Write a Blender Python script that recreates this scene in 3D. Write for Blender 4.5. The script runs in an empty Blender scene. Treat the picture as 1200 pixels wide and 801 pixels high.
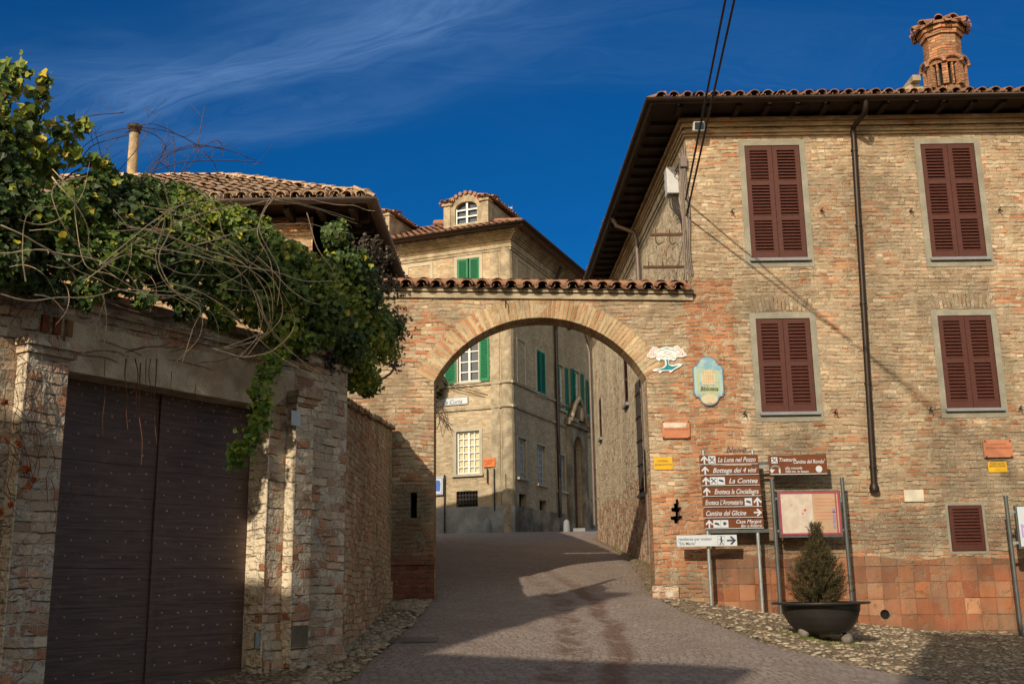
import bpy, math, random
from mathutils import Vector, Matrix, noise as mnoise
from mathutils.geometry import tessellate_polygon
random.seed(7)
R=math.radians
scene=bpy.context.scene
COL=scene.collection
# ------------------------------------------------------------------ camera
F_PX=1250.0; PITCH=math.atan(285/1250.0); ROLL=math.atan(80/5480.0)
CAM=Vector((0,0,1.6))
_F=Vector((0,math.cos(PITCH),math.sin(PITCH)))
_R0=Vector((1,0,0)); _U0=Vector((0,-math.sin(PITCH),math.cos(PITCH)))
_R=_R0*math.cos(ROLL)-_U0*math.sin(ROLL)
_U=_U0*math.cos(ROLL)+_R0*math.sin(ROLL)
def ray(px,py):
    return (_F+_R*((px-600)/F_PX)+_U*((400.5-py)/F_PX))
def atY(px,py,Y):
    d=ray(px,py); return CAM+d*(Y/d.y)
cd=bpy.data.cameras.new('camera'); cam=bpy.data.objects.new('camera',cd); COL.objects.link(cam)
cd.sensor_width=36; cd.lens=F_PX/1200*36; cd.clip_start=.1; cd.clip_end=3000
m=Matrix((( _R.x,_U.x,-_F.x),(_R.y,_U.y,-_F.y),(_R.z,_U.z,-_F.z))).to_4x4(); m.translation=CAM
cam.matrix_world=m; scene.camera=cam
# ------------------------------------------------------------------ terrain
def lerp(a,b,t): return a+(b-a)*t
def pw(x,pts):
    if x<=pts[0][0]: return pts[0][1]
    for (a,b),(c,d) in zip(pts,pts[1:]):
        if x<=c: return lerp(b,d,(x-a)/(c-a))
    return pts[-1][1]
def sm(t): t=max(0,min(1,t)); return t*t*(3-2*t)
def g(x,y):
    p=pw(y,[(-10,-.1),(0,0),(18,1.4),(30,2.6),(39,3.45),(46,3.75),(60,3.9),(120,3.0),(400,-6)])
    c=pw(x,[(1.6,0),(2.6,-.03),(3.3,-.15),(4,-.265),(5.6,-.47),(6.8,-.60),(8.5,-.66),(14,-.95),(40,-1.5)])
    k=1-sm((y-18)/6)
    k*=sm((y+4)/9)
    return p+c*k
# ------------------------------------------------------------------ facade helper
class Facade:
    def __init__(s,p0,d,base=0):
        s.p0=Vector((p0[0],p0[1],0)); s.d=Vector((d[0],d[1],0)).normalized()
        s.n=Vector((s.d.y,-s.d.x,0)); s.up=Vector((0,0,1))
    def p(s,u,z,o=0): 
        v=s.p0+s.d*u+s.n*o; return Vector((v.x,v.y,z))
    def hit(s,px,py,o=0):
        r=ray(px,py); q=s.p0+s.n*o
        t=(q-CAM).dot(s.n)/r.dot(s.n)
        w=CAM+r*t; return ((w-q).dot(s.d), w.z)
    def rect(s,tl,tr,bl,br,o=0):
        a=s.hit(*tl,o);b=s.hit(*tr,o);c=s.hit(*bl,o);e=s.hit(*br,o)
        return ((a[0]+c[0])/2,(b[0]+e[0])/2,(c[1]+e[1])/2,(a[1]+b[1])/2)   # u0,u1,z0,z1
    def box4(s,x0,y0,x1,y1,o=0):
        return s.rect((x0,y0),(x1,y0),(x0,y1),(x1,y1),o)
# ------------------------------------------------------------------ mesh builder
class MB:
    def __init__(s): s.v=[];s.f=[];s.uv={};s.sm=set()
    def add(s,verts,faces,uvs=None,smooth=False):
        o=len(s.v); s.v.extend([Vector(a) for a in verts])
        for i,f in enumerate(faces):
            if uvs is not None: s.uv[len(s.f)]=uvs[i]
            if smooth: s.sm.add(len(s.f))
            s.f.append(tuple(o+k for k in f))
        return s
    def hexa(s,p):   # 8 points: bottom 4 ccw, top 4
        return s.add(p,[(3,2,1,0),(4,5,6,7),(0,1,5,4),(1,2,6,5),(2,3,7,6),(3,0,4,7)])
    def box(s,c,dx,dy,dz,rz=0,tilt=None):
        M=Matrix.Rotation(rz,3,'Z')
        if tilt is not None: M=M@tilt
        c=Vector(c); P=[]
        for z in (-1,1):
            for x,y in ((-1,-1),(1,-1),(1,1),(-1,1)):
                P.append(c+M@Vector((x*dx/2,y*dy/2,z*dz/2)))
        return s.hexa(P)
    def fbox(s,F,u0,u1,z0,z1,o0,o1):
        P=[F.p(u0,z0,o1),F.p(u1,z0,o1),F.p(u1,z0,o0),F.p(u0,z0,o0),
           F.p(u0,z1,o1),F.p(u1,z1,o1),F.p(u1,z1,o0),F.p(u0,z1,o0)]
        return s.hexa(P)
    def panel(s,F,outline,holes,o0,o1):
        loops=[list(outline)]+[list(h) for h in holes]
        flat=[p for l in loops for p in l]
        tris=tessellate_polygon([[Vector((p[0],p[1],0)) for p in l] for l in loops])
        n=len(flat)
        fr=[F.p(p[0],p[1],o1) for p in flat]; bk=[F.p(p[0],p[1],o0) for p in flat]
        faces=[]
        for a,b,c in tris:
            A,B,Cc=flat[a],flat[b],flat[c]
            cr=(B[0]-A[0])*(Cc[1]-A[1])-(B[1]-A[1])*(Cc[0]-A[0])
            if abs(cr)<1e-12: continue
            if cr<0: a,c=c,a
            faces.append((a,b,c)); faces.append((c+n,b+n,a+n))
        k=0
        for li,l in enumerate(loops):
            ar=sum(l[i][0]*l[(i+1)%len(l)][1]-l[(i+1)%len(l)][0]*l[i][1] for i in range(len(l)))
            ccw=ar>0
            for i in range(len(l)):
                a=k+i;b=k+(i+1)%len(l)
                q=(a,a+n,b+n,b)
                if (ccw and li==0) or (not ccw and li>0): pass
                else: q=q[::-1]
                if li==0 and ccw or li>0 and not ccw: faces.append((a,a+n,b+n,b))
                else: faces.append((b,b+n,a+n,a))
            k+=len(l)
        return s.add(fr+bk,faces)
    def ring(s,F,r,w,o0,o1,wb=None):
        u0,u1,z0,z1=r; wb=w if wb is None else wb
        return s.panel(F,[(u0-w,z0-wb),(u1+w,z0-wb),(u1+w,z1+w),(u0-w,z1+w)],[[(u0,z0),(u1,z0),(u1,z1),(u0,z1)]],o0,o1)
    def tube(s,pts,r,n=6,caps=True,smooth=True):
        pts=[Vector(p) for p in pts]; N=len(pts)
        rs=r if isinstance(r,(list,tuple)) else [r]*N
        vs=[];fs=[]
        t=(pts[1]-pts[0]).normalized()
        ref=Vector((0,0,1)) if abs(t.z)<.9 else Vector((1,0,0))
        a=t.cross(ref).normalized()
        for i,p in enumerate(pts):
            t=(pts[min(i+1,N-1)]-pts[max(i-1,0)])
            if t.length<1e-9: t=Vector((0,0,1))
            t.normalize(); a=(a-t*a.dot(t))
            if a.length<1e-6: a=t.orthogonal()
            a.normalize(); b=t.cross(a)
            for k in range(n):
                an=2*math.pi*k/n; vs.append(p+(a*math.cos(an)+b*math.sin(an))*rs[i])
        for i in range(N-1):
            for k in range(n):
                k2=(k+1)%n; fs.append((i*n+k,i*n+k2,(i+1)*n+k2,(i+1)*n+k))
        s.add(vs,fs,smooth=smooth)
        if caps: s.add(vs[:n],[tuple(range(n))[::-1]]); s.add(vs[-n:],[tuple(range(n))])
        return s
    def lathe(s,c,prof,n=24,a0=0,a1=2*math.pi,smooth=True,rot=0,flat=False):
        c=Vector(c); vs=[];fs=[]; full=abs(a1-a0-2*math.pi)<1e-6; m=n if full else n+1
        for (r,z) in prof:
            for k in range(m):
                an=rot+a0+(a1-a0)*k/n; vs.append(c+Vector((r*math.cos(an),r*math.sin(an),z)))
        for i in range(len(prof)-1):
            for k in range(n):
                k2=(k+1)%m; fs.append((i*m+k,i*m+k2,(i+1)*m+k2,(i+1)*m+k))
        return s.add(vs,fs,smooth=smooth)
    def build(s,name,mat,parent=None,smooth=False,origin=None,bevel=0):
        root=parent
        while root is not None and root.parent is not None: root=root.parent
        if root is not None: org=Vector(root.location)
        elif origin is not None: org=Vector(origin)
        else:
            xs=[v.x for v in s.v];ys=[v.y for v in s.v];zs=[v.z for v in s.v]
            org=Vector(((min(xs)+max(xs))/2,(min(ys)+max(ys))/2,min(zs)))
        me=bpy.data.meshes.new(name)
        me.from_pydata([v-org for v in s.v],[],s.f)
        ul=me.uv_layers.new(name='UVMap'); data=[0.0]*(2*len(me.loops))
        for p in me.polygons:
            i=p.index
            if i in s.uv:
                for k,li in enumerate(p.loop_indices):
                    data[2*li],data[2*li+1]=s.uv[i][k]
            else:
                n=p.normal
                if abs(n.z)>.8: T=Vector((1,0,0));B=Vector((0,1,0))
                else:
                    T=Vector((-n.y,n.x,0)); T=T.normalized() if T.length>1e-9 else Vector((1,0,0))
                    B=Vector((0,0,1)) if abs(n.z)<.25 else n.cross(T)
                for li in p.loop_indices:
                    v=s.v[me.loops[li].vertex_index]
                    data[2*li]=v.dot(T);data[2*li+1]=v.dot(B)
        ul.data.foreach_set('uv',data)
        if smooth or s.sm:
            me.polygons.foreach_set('use_smooth',[smooth or (i in s.sm) for i in range(len(me.polygons))])
        me.materials.append(mat)
        me.update()
        o=bpy.data.objects.new(name,me); COL.objects.link(o)
        if root is not None: o.parent=parent; o.location=(0,0,0)
        else: o.location=org
        if bevel:
            b=o.modifiers.new('bevel','BEVEL'); b.width=bevel; b.segments=2; b.limit_method='ANGLE'
        return o
def tag(o,label=None,cat=None,group=None,kind=None):
    if label: o['label']=label
    if cat: o['category']=cat
    if group: o['group']=group
    if kind: o['kind']=kind
    return o
def thing(name,loc,label,cat,group=None):
    o=bpy.data.objects.new(name,None); COL.objects.link(o); o.location=loc; o.empty_display_size=.2
    return tag(o,label,cat,group)
def smooth_path(P,n=6):
    P=[Vector(p) for p in P]; out=[]
    for i in range(len(P)-1):
        p0=P[max(i-1,0)];p1=P[i];p2=P[i+1];p3=P[min(i+2,len(P)-1)]
        for k in range(n):
            t=k/n
            out.append(.5*((2*p1)+(p2-p0)*t+(2*p0-5*p1+4*p2-p3)*t*t+(3*p1-p0-3*p2+p3)*t**3))
    out.append(P[-1]); return out
def text_mb(mb,F,txt,u0,u1,zc,h,o,shear=0,align='L',bold=0):
    cu=bpy.data.curves.new('t','FONT'); cu.body=txt; cu.size=1; cu.shear=shear; cu.offset=bold; cu.resolution_u=3
    ob=bpy.data.objects.new('t',cu); COL.objects.link(ob)
    me=bpy.data.meshes.new_from_object(ob)
    xs=[v.co.x for v in me.vertices]; 
    if not xs: return
    x0,x1=min(xs),max(xs); W=x1-x0
    su=h/.72; sx=su
    if W*sx>(u1-u0): sx=(u1-u0)/W
    off=u0 if align=='L' else (u1-W*sx if align=='R' else (u0+u1-W*sx)/2)
    vs=[F.p(off+(v.co.x-x0)*sx, zc-h/2+v.co.y*su, o) for v in me.vertices]
    mb.add(vs,[tuple(p.vertices) for p in me.polygons])
    bpy.data.objects.remove(ob); bpy.data.curves.remove(cu); bpy.data.meshes.remove(me)
def poly_mb(mb,F,pts,o0,o1,holes=()):
    mb.panel(F,pts,list(holes),o0,o1)
def circ(u,z,r,n=20,a0=0,a1=2*math.pi):
    k=n if abs(a1-a0-2*math.pi)<1e-6 else n+1
    return [(u+r*math.cos(a0+(a1-a0)*i/n),z+r*math.sin(a0+(a1-a0)*i/n)) for i in range(k)]
# ------------------------------------------------------------------ node DSL
class NT:
    def __init__(s,tree):
        s.t=tree; s.t.nodes.clear()
    def n(s,typ,ins=None,**kw):
        nd=s.t.nodes.new(typ)
        for k,v in kw.items(): setattr(nd,k,v)
        if ins:
            for k,v in ins.items(): s.set(nd.inputs[k],v)
        return nd
    def set(s,inp,v):
        if isinstance(v,bpy.types.NodeSocket): s.t.links.new(v,inp)
        elif isinstance(v,(tuple,list)) and inp.type=='RGBA' and len(v)==3: inp.default_value=(*v,1)
        else: inp.default_value=v
    def m(s,op,a,b=None,c=None,clamp=False):
        nd=s.n('ShaderNodeMath',operation=op,use_clamp=clamp); s.set(nd.inputs[0],a)
        if b is not None: s.set(nd.inputs[1],b)
        if c is not None: s.set(nd.inputs[2],c)
        return nd.outputs[0]
    def sep(s,v): 
        nd=s.n('ShaderNodeSeparateXYZ',{0:v}); return nd.outputs[0],nd.outputs[1],nd.outputs[2]
    def comb(s,x,y,z=0.0): return s.n('ShaderNodeCombineXYZ',{0:x,1:y,2:z}).outputs[0]
    def noise(s,vec,scale,detail=3,rough=.55,dist=0,dim='3D',col=False):
        nd=s.n('ShaderNodeTexNoise',{'Vector':vec,'Scale':scale,'Detail':detail,'Roughness':rough,'Distortion':dist},noise_dimensions=dim)
        return nd.outputs['Color'] if col else nd.outputs['Fac']
    def white(s,vec): return s.n('ShaderNodeTexWhiteNoise',{'Vector':vec},noise_dimensions='3D').outputs['Value']
    def ramp(s,fac,stops,interp='LINEAR'):
        nd=s.n('ShaderNodeValToRGB',{0:fac}); cr=nd.color_ramp; cr.interpolation=interp
        while len(cr.elements)>1: cr.elements.remove(cr.elements[-1])
        cr.elements[0].position=stops[0][0]; cr.elements[0].color=(*stops[0][1],1)
        for p,c in stops[1:]:
            e=cr.elements.new(p); e.color=(*c,1)
        return nd.outputs[0]
    def ss(s,x,a,b):   # smoothstep
        return s.n('ShaderNodeMapRange',{'Value':x,'From Min':a,'From Max':b,'To Min':0.0,'To Max':1.0},interpolation_type='SMOOTHSTEP').outputs[0]
    def mix(s,f,a,b,mode='MIX'):
        nd=s.n('ShaderNodeMix',data_type='RGBA',blend_type=mode)
        s.set(nd.inputs[0],f); s.set(nd.inputs[6],a); s.set(nd.inputs[7],b); return nd.outputs[2]
    def vadd(s,a,b): 
        nd=s.n('ShaderNodeVectorMath',{0:a,1:b},operation='ADD'); return nd.outputs[0]
    def vscale(s,a,k): 
        nd=s.n('ShaderNodeVectorMath',{0:a},operation='SCALE'); s.set(nd.inputs[3],k); return nd.outputs[0]
    def out(s,col,rough=.85,bump=None,bdist=.01,metal=0.0,spec=.3,trans=0,emit=None,bstr=1.0):
        b=s.n('ShaderNodeBsdfPrincipled',{'Base Color':col,'Roughness':rough,'Metallic':metal,'Specular IOR Level':spec})
        if bump is not None:
            bn=s.n('ShaderNodeBump',{'Height':bump,'Distance':bdist,'Strength':bstr}); s.t.links.new(bn.outputs[0],b.inputs['Normal'])
        sh=b.outputs[0]
        if trans:
            tr=s.n('ShaderNodeBsdfTranslucent',{'Color':col}); mx=s.n('ShaderNodeMixShader',{0:trans,1:sh,2:tr.outputs[0]}); sh=mx.outputs[0]
        o=s.n('ShaderNodeOutputMaterial'); s.t.links.new(sh,o.inputs[0])
def newmat(name):
    mt=bpy.data.materials.new(name); mt.use_nodes=True; return mt,NT(mt.node_tree)
def lin(r,gc=None,b=None):
    if gc is None: r,gc,b=r
    f=lambda c:(c/255/12.92) if c/255<=.04045 else ((c/255+.055)/1.055)**2.4
    return (f(r),f(gc),f(b))
# --- brickwork
YEL=[(0,(.31,.21,.13)),(.2,(.41,.29,.18)),(.45,(.46,.345,.225)),(.62,(.37,.255,.16)),(.78,(.50,.40,.285)),(.9,(.41,.225,.135)),(1,(.33,.25,.17))]
RED=[(0,(.33,.13,.065)),(.3,(.44,.19,.09)),(.55,(.37,.15,.075)),(.8,(.47,.25,.13)),(1,(.28,.11,.06))]
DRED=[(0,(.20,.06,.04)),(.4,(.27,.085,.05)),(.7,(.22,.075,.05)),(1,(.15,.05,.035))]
def brickmat(name,w=.25,h=.068,mo=.012,A=YEL,B=RED,mort=(.36,.29,.20),redamt=.42,redscale=.6,masks=(),smear=.35,wave=.012,bd=.012,
             grime=(.62,1.1),darkbase=None,offset=.5,crev=.8,greyp=.35,stains=(),pal=None,stones=0.0,drysc=1.0):
    mt,t=newmat(name)
    uv=t.n('ShaderNodeUVMap',uv_map='UVMap').outputs[0]
    pos=t.n('ShaderNodeNewGeometry').outputs['Position']
    u,v,_=t.sep(uv)
    w1=t.noise(pos,1.1,2); w2=t.noise(pos,9.0,2)
    dv=t.m('MULTIPLY',t.m('SUBTRACT',w1,.5),wave*5)
    dv2=t.m('MULTIPLY',t.m('SUBTRACT',w2,.5),wave*1.6)
    v2=t.m('ADD',v,t.m('ADD',dv,dv2))
    u2=t.m('ADD',u,t.m('MULTIPLY',t.m('SUBTRACT',t.noise(pos,7.0,2),.5),wave*3))
    vr=t.m('DIVIDE',v2,h); row=t.m('FLOOR',vr); fv=t.m('SUBTRACT',vr,row)
    rr=t.white(t.comb(row,3.7,1.3))
    ur=t.m('ADD',t.m('DIVIDE',u2,w),t.m('ADD',t.m('MULTIPLY',row,offset),t.m('MULTIPLY',rr,.35 if offset else 0.0)))
    colm=t.m('FLOOR',ur); fu=t.m('SUBTRACT',ur,colm)
    # some bricks are laid as headers: split the brick in two
    hd=t.m('GREATER_THAN',t.white(t.comb(colm,row,9.1)),.62 if offset else 2.0)
    fuh=t.m('MULTIPLY',fu,2.0); half=t.m('FLOOR',fuh); fuf=t.m('SUBTRACT',fuh,half)
    du_n=t.m('MULTIPLY',t.m('MINIMUM',fu,t.m('SUBTRACT',1.0,fu)),w)
    du_h=t.m('MULTIPLY',t.m('MINIMUM',fuf,t.m('SUBTRACT',1.0,fuf)),w/2)
    du=t.m('ADD',t.m('MULTIPLY',du_n,t.m('SUBTRACT',1.0,hd)),t.m('MULTIPLY',du_h,hd))
    dvv=t.m('MULTIPLY',t.m('MINIMUM',fv,t.m('SUBTRACT',1.0,fv)),h)
    d=t.m('MINIMUM',du,dvv)
    fine=t.noise(pos,38.0,2,.7)
    d=t.m('ADD',d,t.m('MULTIPLY',t.m('SUBTRACT',fine,.5),mo*1.1))
    idv=t.comb(t.m('ADD',colm,t.m('MULTIPLY',t.m('MULTIPLY',half,hd),.37)),row,5.5)
    r1=t.white(idv); r2=t.white(t.vadd(idv,(11.3,4.1,2.2))); r3=t.white(t.vadd(idv,(1.3,7.1,8.2)))
    bm=t.ss(d,mo*.28,mo*.72)
    # masks for red brick zones
    big=t.noise(pos,redscale,2,.6)
    rm=t.m('ADD',t.m('MULTIPLY',t.m('SUBTRACT',big,.5),1.5),t.m('SUBTRACT',r2,1.0-redamt))
    px,py,pz=t.sep(pos)
    nz=t.m('MULTIPLY',t.m('SUBTRACT',t.noise(pos,1.7,1),.5),.9)
    zone=None
    for (x0,x1,z0,z1,so,amt) in masks:
        a=t.m('MINIMUM',t.m('SUBTRACT',px,x0),t.m('SUBTRACT',x1,px))
        b=t.m('MINIMUM',t.m('SUBTRACT',pz,z0),t.m('SUBTRACT',z1,pz))
        e=t.ss(t.m('ADD',t.m('MINIMUM',a,b),t.m('MULTIPLY',nz,so*1.5)),-.08,.12)
        e=t.m('MULTIPLY',e,amt); zone=e if zone is None else t.m('ADD',zone,e)
    if zone is not None: rm=t.m('ADD',rm,zone)
    rm=t.ss(rm,-.05,.12)
    ca=t.ramp(r1,A); cb=t.ramp(r1,B)
    c=t.mix(rm,ca,cb)
    # brick tone wander
    tone=t.m('ADD',.78,t.m('MULTIPLY',r3,.4))
    c=t.mix(1.0,c,t.comb(tone,tone,tone),'MULTIPLY')
    c=t.mix(t.m('MULTIPLY',t.ss(fine,.45,.75),.35),c,(.22,.17,.12))
    # smeared mortar / lost pointing
    sme=t.ss(t.noise(pos,5.5,3,.7,.4),.62-.16*smear,.70-.10*smear)
    sme=t.m('MULTIPLY',sme,min(1.0,.45+smear))
    mcol=t.mix(t.noise(pos,3.1,2),mort,tuple(k*.72 for k in mort))
    pit=t.ss(t.noise(pos,4.4,2,.6),.58,.7)
    mcol=t.mix(t.m('MULTIPLY',pit,.55),mcol,(.10,.075,.05))
    bmm=t.m('MULTIPLY',bm,t.m('SUBTRACT',1.0,sme))
    c=t.mix(bmm,mcol,c)
    # open bed joints: short dark crevices along the courses
    crn=t.noise(t.n('ShaderNodeMapping',{'Vector':t.comb(u,v,0.0),'Scale':(3.2,14.0,1)}).outputs[0],1.0,2,.65,.6)
    jm=t.m('SUBTRACT',1.0,t.ss(t.m('ADD',dvv,t.m('MULTIPLY',t.m('SUBTRACT',fine,.5),.006)),mo*.15,mo*.75))
    crv=t.m('MULTIPLY',t.m('MULTIPLY',t.ss(crn,.50,.60),jm),crev)
    c=t.mix(crv,c,(.075,.05,.03))
    # grime
    gr=t.noise(t.n('ShaderNodeMapping',{'Vector':pos,'Scale':(1.1,1.1,.45)}).outputs[0],.9*drysc,5,.62)
    gv=t.n('ShaderNodeMapRange',{'Value':gr,'From Min':.3,'From Max':.65,'To Min':grime[0],'To Max':grime[1]}).outputs[0]
    gp=t.ss(t.noise(t.vadd(pos,(7,2,3)),1.9,3,.65,.3),.50,.68)
    c=t.mix(t.m('MULTIPLY',gp,greyp),c,(.235,.20,.14))
    if stains:
        sn=t.m('MULTIPLY',t.m('SUBTRACT',t.noise(t.n('ShaderNodeMapping',{'Vector':pos,'Scale':(3.2,3.2,.9)}).outputs[0],1.0,3,.6),.5),1.3); tot=None
        for (x0,x1,z0,z1,so,amt) in stains:
            a=t.m('MINIMUM',t.m('SUBTRACT',px,x0),t.m('SUBTRACT',x1,px)); b=t.m('MINIMUM',t.m('SUBTRACT',pz,z0),t.m('SUBTRACT',z1,pz))
            e=t.m('MULTIPLY',t.ss(t.m('ADD',t.m('MINIMUM',a,b),t.m('MULTIPLY',sn,so)),-.05,.25),amt); tot=e if tot is None else t.m('MAXIMUM',tot,e)
        c=t.mix(t.m('MULTIPLY',tot,t.ss(fine,.25,.6)),c,(.15,.125,.09))
    c=t.mix(1.0,c,t.comb(gv,gv,gv),'MULTIPLY')
    if stones:
        st=t.ss(t.noise(pos,2.3,3,.5,1.0),.60,.66)
        c=t.mix(t.m('MULTIPLY',st,stones),c,t.mix(r1,(.28,.24,.17),(.40,.34,.24)))
    hh=t.m('ADD',t.m('MULTIPLY',bmm,.7),t.m('ADD',t.m('MULTIPLY',r2,.3),t.m('MULTIPLY',fine,.55)))
    hh=t.m('ADD',hh,t.m('MULTIPLY',t.noise(pos,6.0,2),.9)); hh=t.m('SUBTRACT',hh,t.m('MULTIPLY',crv,.8))
    t.out(c,.92,hh,bd,spec=.15)
    return mt
def plaster(name,c,var=.25,scale=3,bump=.004,rough=.9,c2=None,spec=.2):
    mt,t=newmat(name); pos=t.n('ShaderNodeNewGeometry').outputs['Position']
    a=t.noise(pos,scale,5,.65); b=t.noise(pos,scale*14,3,.6)
    c2=c2 or tuple(k*(1-var*1.6) for k in c)
    col=t.mix(t.ss(a,.35,.68),c2,c)
    col=t.mix(t.m('MULTIPLY',t.ss(b,.5,.75),var),col,tuple(k*.55 for k in c))
    t.out(col,rough,t.m('ADD',a,t.m('MULTIPLY',b,.5)),bump,spec=spec); return mt
def simple(name,c,rough=.6,metal=0,var=.15,scale=8,spec=.3,bump=.001):
    mt,t=newmat(name); pos=t.n('ShaderNodeNewGeometry').outputs['Position']
    a=t.noise(pos,scale,4,.6)
    col=t.mix(t.ss(a,.3,.7),tuple(k*(1-var) for k in c),c)
    t.out(col,t.m('ADD',rough-.08,t.m('MULTIPLY',a,.16)),a,bump,metal=metal,spec=spec); return mt
M={}
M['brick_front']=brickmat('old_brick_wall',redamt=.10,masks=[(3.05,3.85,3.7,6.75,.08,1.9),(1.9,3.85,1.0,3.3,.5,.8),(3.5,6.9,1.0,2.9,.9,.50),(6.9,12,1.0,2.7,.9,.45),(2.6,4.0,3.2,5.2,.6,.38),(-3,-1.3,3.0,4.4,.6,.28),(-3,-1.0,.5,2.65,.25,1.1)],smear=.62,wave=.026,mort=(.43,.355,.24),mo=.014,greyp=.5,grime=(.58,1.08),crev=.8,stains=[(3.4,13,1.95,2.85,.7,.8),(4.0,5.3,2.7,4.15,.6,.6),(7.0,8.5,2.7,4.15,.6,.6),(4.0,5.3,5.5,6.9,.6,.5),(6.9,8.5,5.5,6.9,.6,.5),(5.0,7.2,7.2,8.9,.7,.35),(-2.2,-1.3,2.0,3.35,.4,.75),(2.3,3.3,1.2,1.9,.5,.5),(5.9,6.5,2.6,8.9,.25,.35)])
M['brick_arch']=M['brick_front']
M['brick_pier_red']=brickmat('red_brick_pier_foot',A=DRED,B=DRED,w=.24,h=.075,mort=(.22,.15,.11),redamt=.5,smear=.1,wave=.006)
M['vous']=brickmat('arch_ring_brick',w=.38,h=.070,mo=.020,A=[(0,(.44,.28,.15)),(.4,(.50,.37,.22)),(.7,(.42,.24,.12)),(1,(.48,.33,.19))],redamt=.16,mort=(.49,.40,.26),smear=.75,wave=.008,offset=0.0,crev=.3)
M['terra']=brickmat('terracotta_block_facing',w=.262,h=.26,mo=.009,A=[(0,(.36,.125,.055)),(.25,(.43,.17,.075)),(.45,(.30,.095,.045)),(.6,(.40,.20,.11)),(.75,(.33,.115,.055)),(.88,(.44,.22,.12)),(1,(.25,.085,.045))],B=[(0,(.26,.085,.045)),(1,(.38,.15,.075))],mort=(.36,.20,.115),redamt=.4,smear=.40,wave=.009,bd=.012,offset=0.0,crev=.6,greyp=.45,grime=(.42,1.0),stains=[(2,13,1.62,2.3,.5,.6),(2,13,.2,.95,.6,.5),(4.6,6.6,.2,2.3,.5,.35),(8.6,10,.2,2.3,.5,.4)])
M['brick_gate']=brickmat('weathered_brick_gate',A=[(0,(.44,.30,.20)),(.3,(.54,.40,.28)),(.6,(.60,.49,.37)),(.8,(.50,.31,.20)),(1,(.62,.54,.43))],B=[(0,(.42,.18,.10)),(.5,(.52,.26,.15)),(1,(.36,.15,.09))],redamt=.30,mort=(.60,.53,.43),smear=.8,wave=.022,bd=.022,w=.24,h=.085,greyp=.25,grime=(.72,1.1))
M['brick_garden']=brickmat('rough_brick_garden',A=[(0,(.38,.24,.14)),(.4,(.50,.36,.22)),(.7,(.42,.27,.16)),(1,(.55,.43,.29))],redamt=.3,mort=(.46,.37,.26),smear=.55,wave=.03,bd=.03,w=.25,h=.075)
M['brick_side']=brickmat('plastered_rough_side',A=[(0,(.46,.36,.23)),(1,(.58,.47,.33))],redamt=.08,mort=(.66,.56,.41),smear=1.2,wave=.04,bd=.035,greyp=.15,grime=(.75,1.1),masks=[(0,4,0,3.9,.8,1.2)])
M['brick_garage']=brickmat('garage_brick',A=[(0,(.40,.24,.13)),(1,(.48,.32,.18))],redamt=.3,smear=.7,wave=.02)
M['brick_far']=brickmat('fine_tan_brick',w=.25,h=.065,mo=.009,crev=.15,B=[(0,(.40,.25,.14)),(1,(.46,.30,.17))],A=[(0,(.37,.29,.19)),(.5,(.43,.35,.235)),(1,(.33,.25,.16))],redamt=.0,mort=(.42,.355,.255),smear=.15,wave=.004,bd=.004,grime=(.78,1.08))
M['brick_chim']=brickmat('chimney_brick',mort=(.26,.19,.12),A=[(0,(.27,.11,.055)),(.5,(.32,.17,.09)),(1,(.22,.08,.045))],redamt=.6,smear=.4,wave=.01,w=.2,h=.06)
M['cornice']=brickmat('cornice_brick',w=.25,h=.06,mo=.008,A=[(0,(.36,.27,.17)),(1,(.44,.33,.21))],redamt=.08,smear=.3,wave=.004,bd=.004)
M['moulding']=plaster('moulding_render',(.38,.32,.225),.3,2.6,.006)
M['gateplaster']=plaster('gate_lintel_render',(.60,.50,.38),.35,3.5,.03,c2=(.38,.28,.19))
M['jamb']=brickmat('rendered_jamb',A=[(0,(.62,.50,.35)),(1,(.74,.63,.47))],redamt=.06,greyp=.0,grime=(.85,1.1),mort=(.74,.63,.46),smear=1.3,wave=.03,bd=.03,h=.08,crev=.5)
M['surround']=plaster('grey_window_surround',(.26,.245,.195),.18,2.5,.004)
M['farsurround']=plaster('pale_window_surround',(.38,.35,.27),.1,2,.002)
M['plinth']=plaster('grey_plinth_render',(.30,.31,.30),.25,1.2,.008,c2=(.17,.17,.17))
M['plinth2']=plaster('tan_plinth_render',(.30,.25,.18),.4,1.2,.008)
M['shutter']=simple('red_brown_shutter_paint',(.070,.020,.013),.6,var=.22,scale=11)
M['green']=simple('green_shutter_paint',(.010,.15,.065),.5,var=.2)
M['sill']=simple('grey_stone_sill',(.20,.21,.22),.7,scale=6)
M['iron']=simple('dark_iron',(.035,.028,.024),.6,metal=.3,var=.3)
M['rust']=simple('rusty_iron',(.10,.045,.028),.8,var=.35)
M['gutter']=simple('brown_copper_gutter',(.030,.020,.015),.45,metal=.5,var=.25)
M['gutter2']=simple('grey_brown_gutter',(.16,.125,.11),.5,metal=.3,var=.2)
M['steel']=simple('galvanised_pole',(.30,.33,.33),.45,metal=.6,var=.2)
M['darksteel']=simple('dark_green_grey_pole',(.10,.11,.11),.5,metal=.5,var=.2)
M['white']=simple('white_paint',(.62,.63,.63),.5,var=.08)
M['signwhite']=simple('white_sign_sheet',(.46,.50,.54),.4,var=.08,scale=3)
M['brown']=simple('brown_sign_sheet',(.125,.038,.012),.4,var=.12,scale=4)
M['black']=simple('black_print',(.03,.03,.035),.6)
M['navy']=simple('navy_print',(.03,.035,.06),.6)
M['grey']=simple('grey_plastic',(.42,.44,.46),.5,var=.12)
M['yellow']=simple('yellow_plate',(.60,.34,.012),.5,var=.12)
M['plaque']=plaster('terracotta_plaque',(.42,.18,.10),.25,9,.003,c2=(.40,.15,.08))
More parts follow.
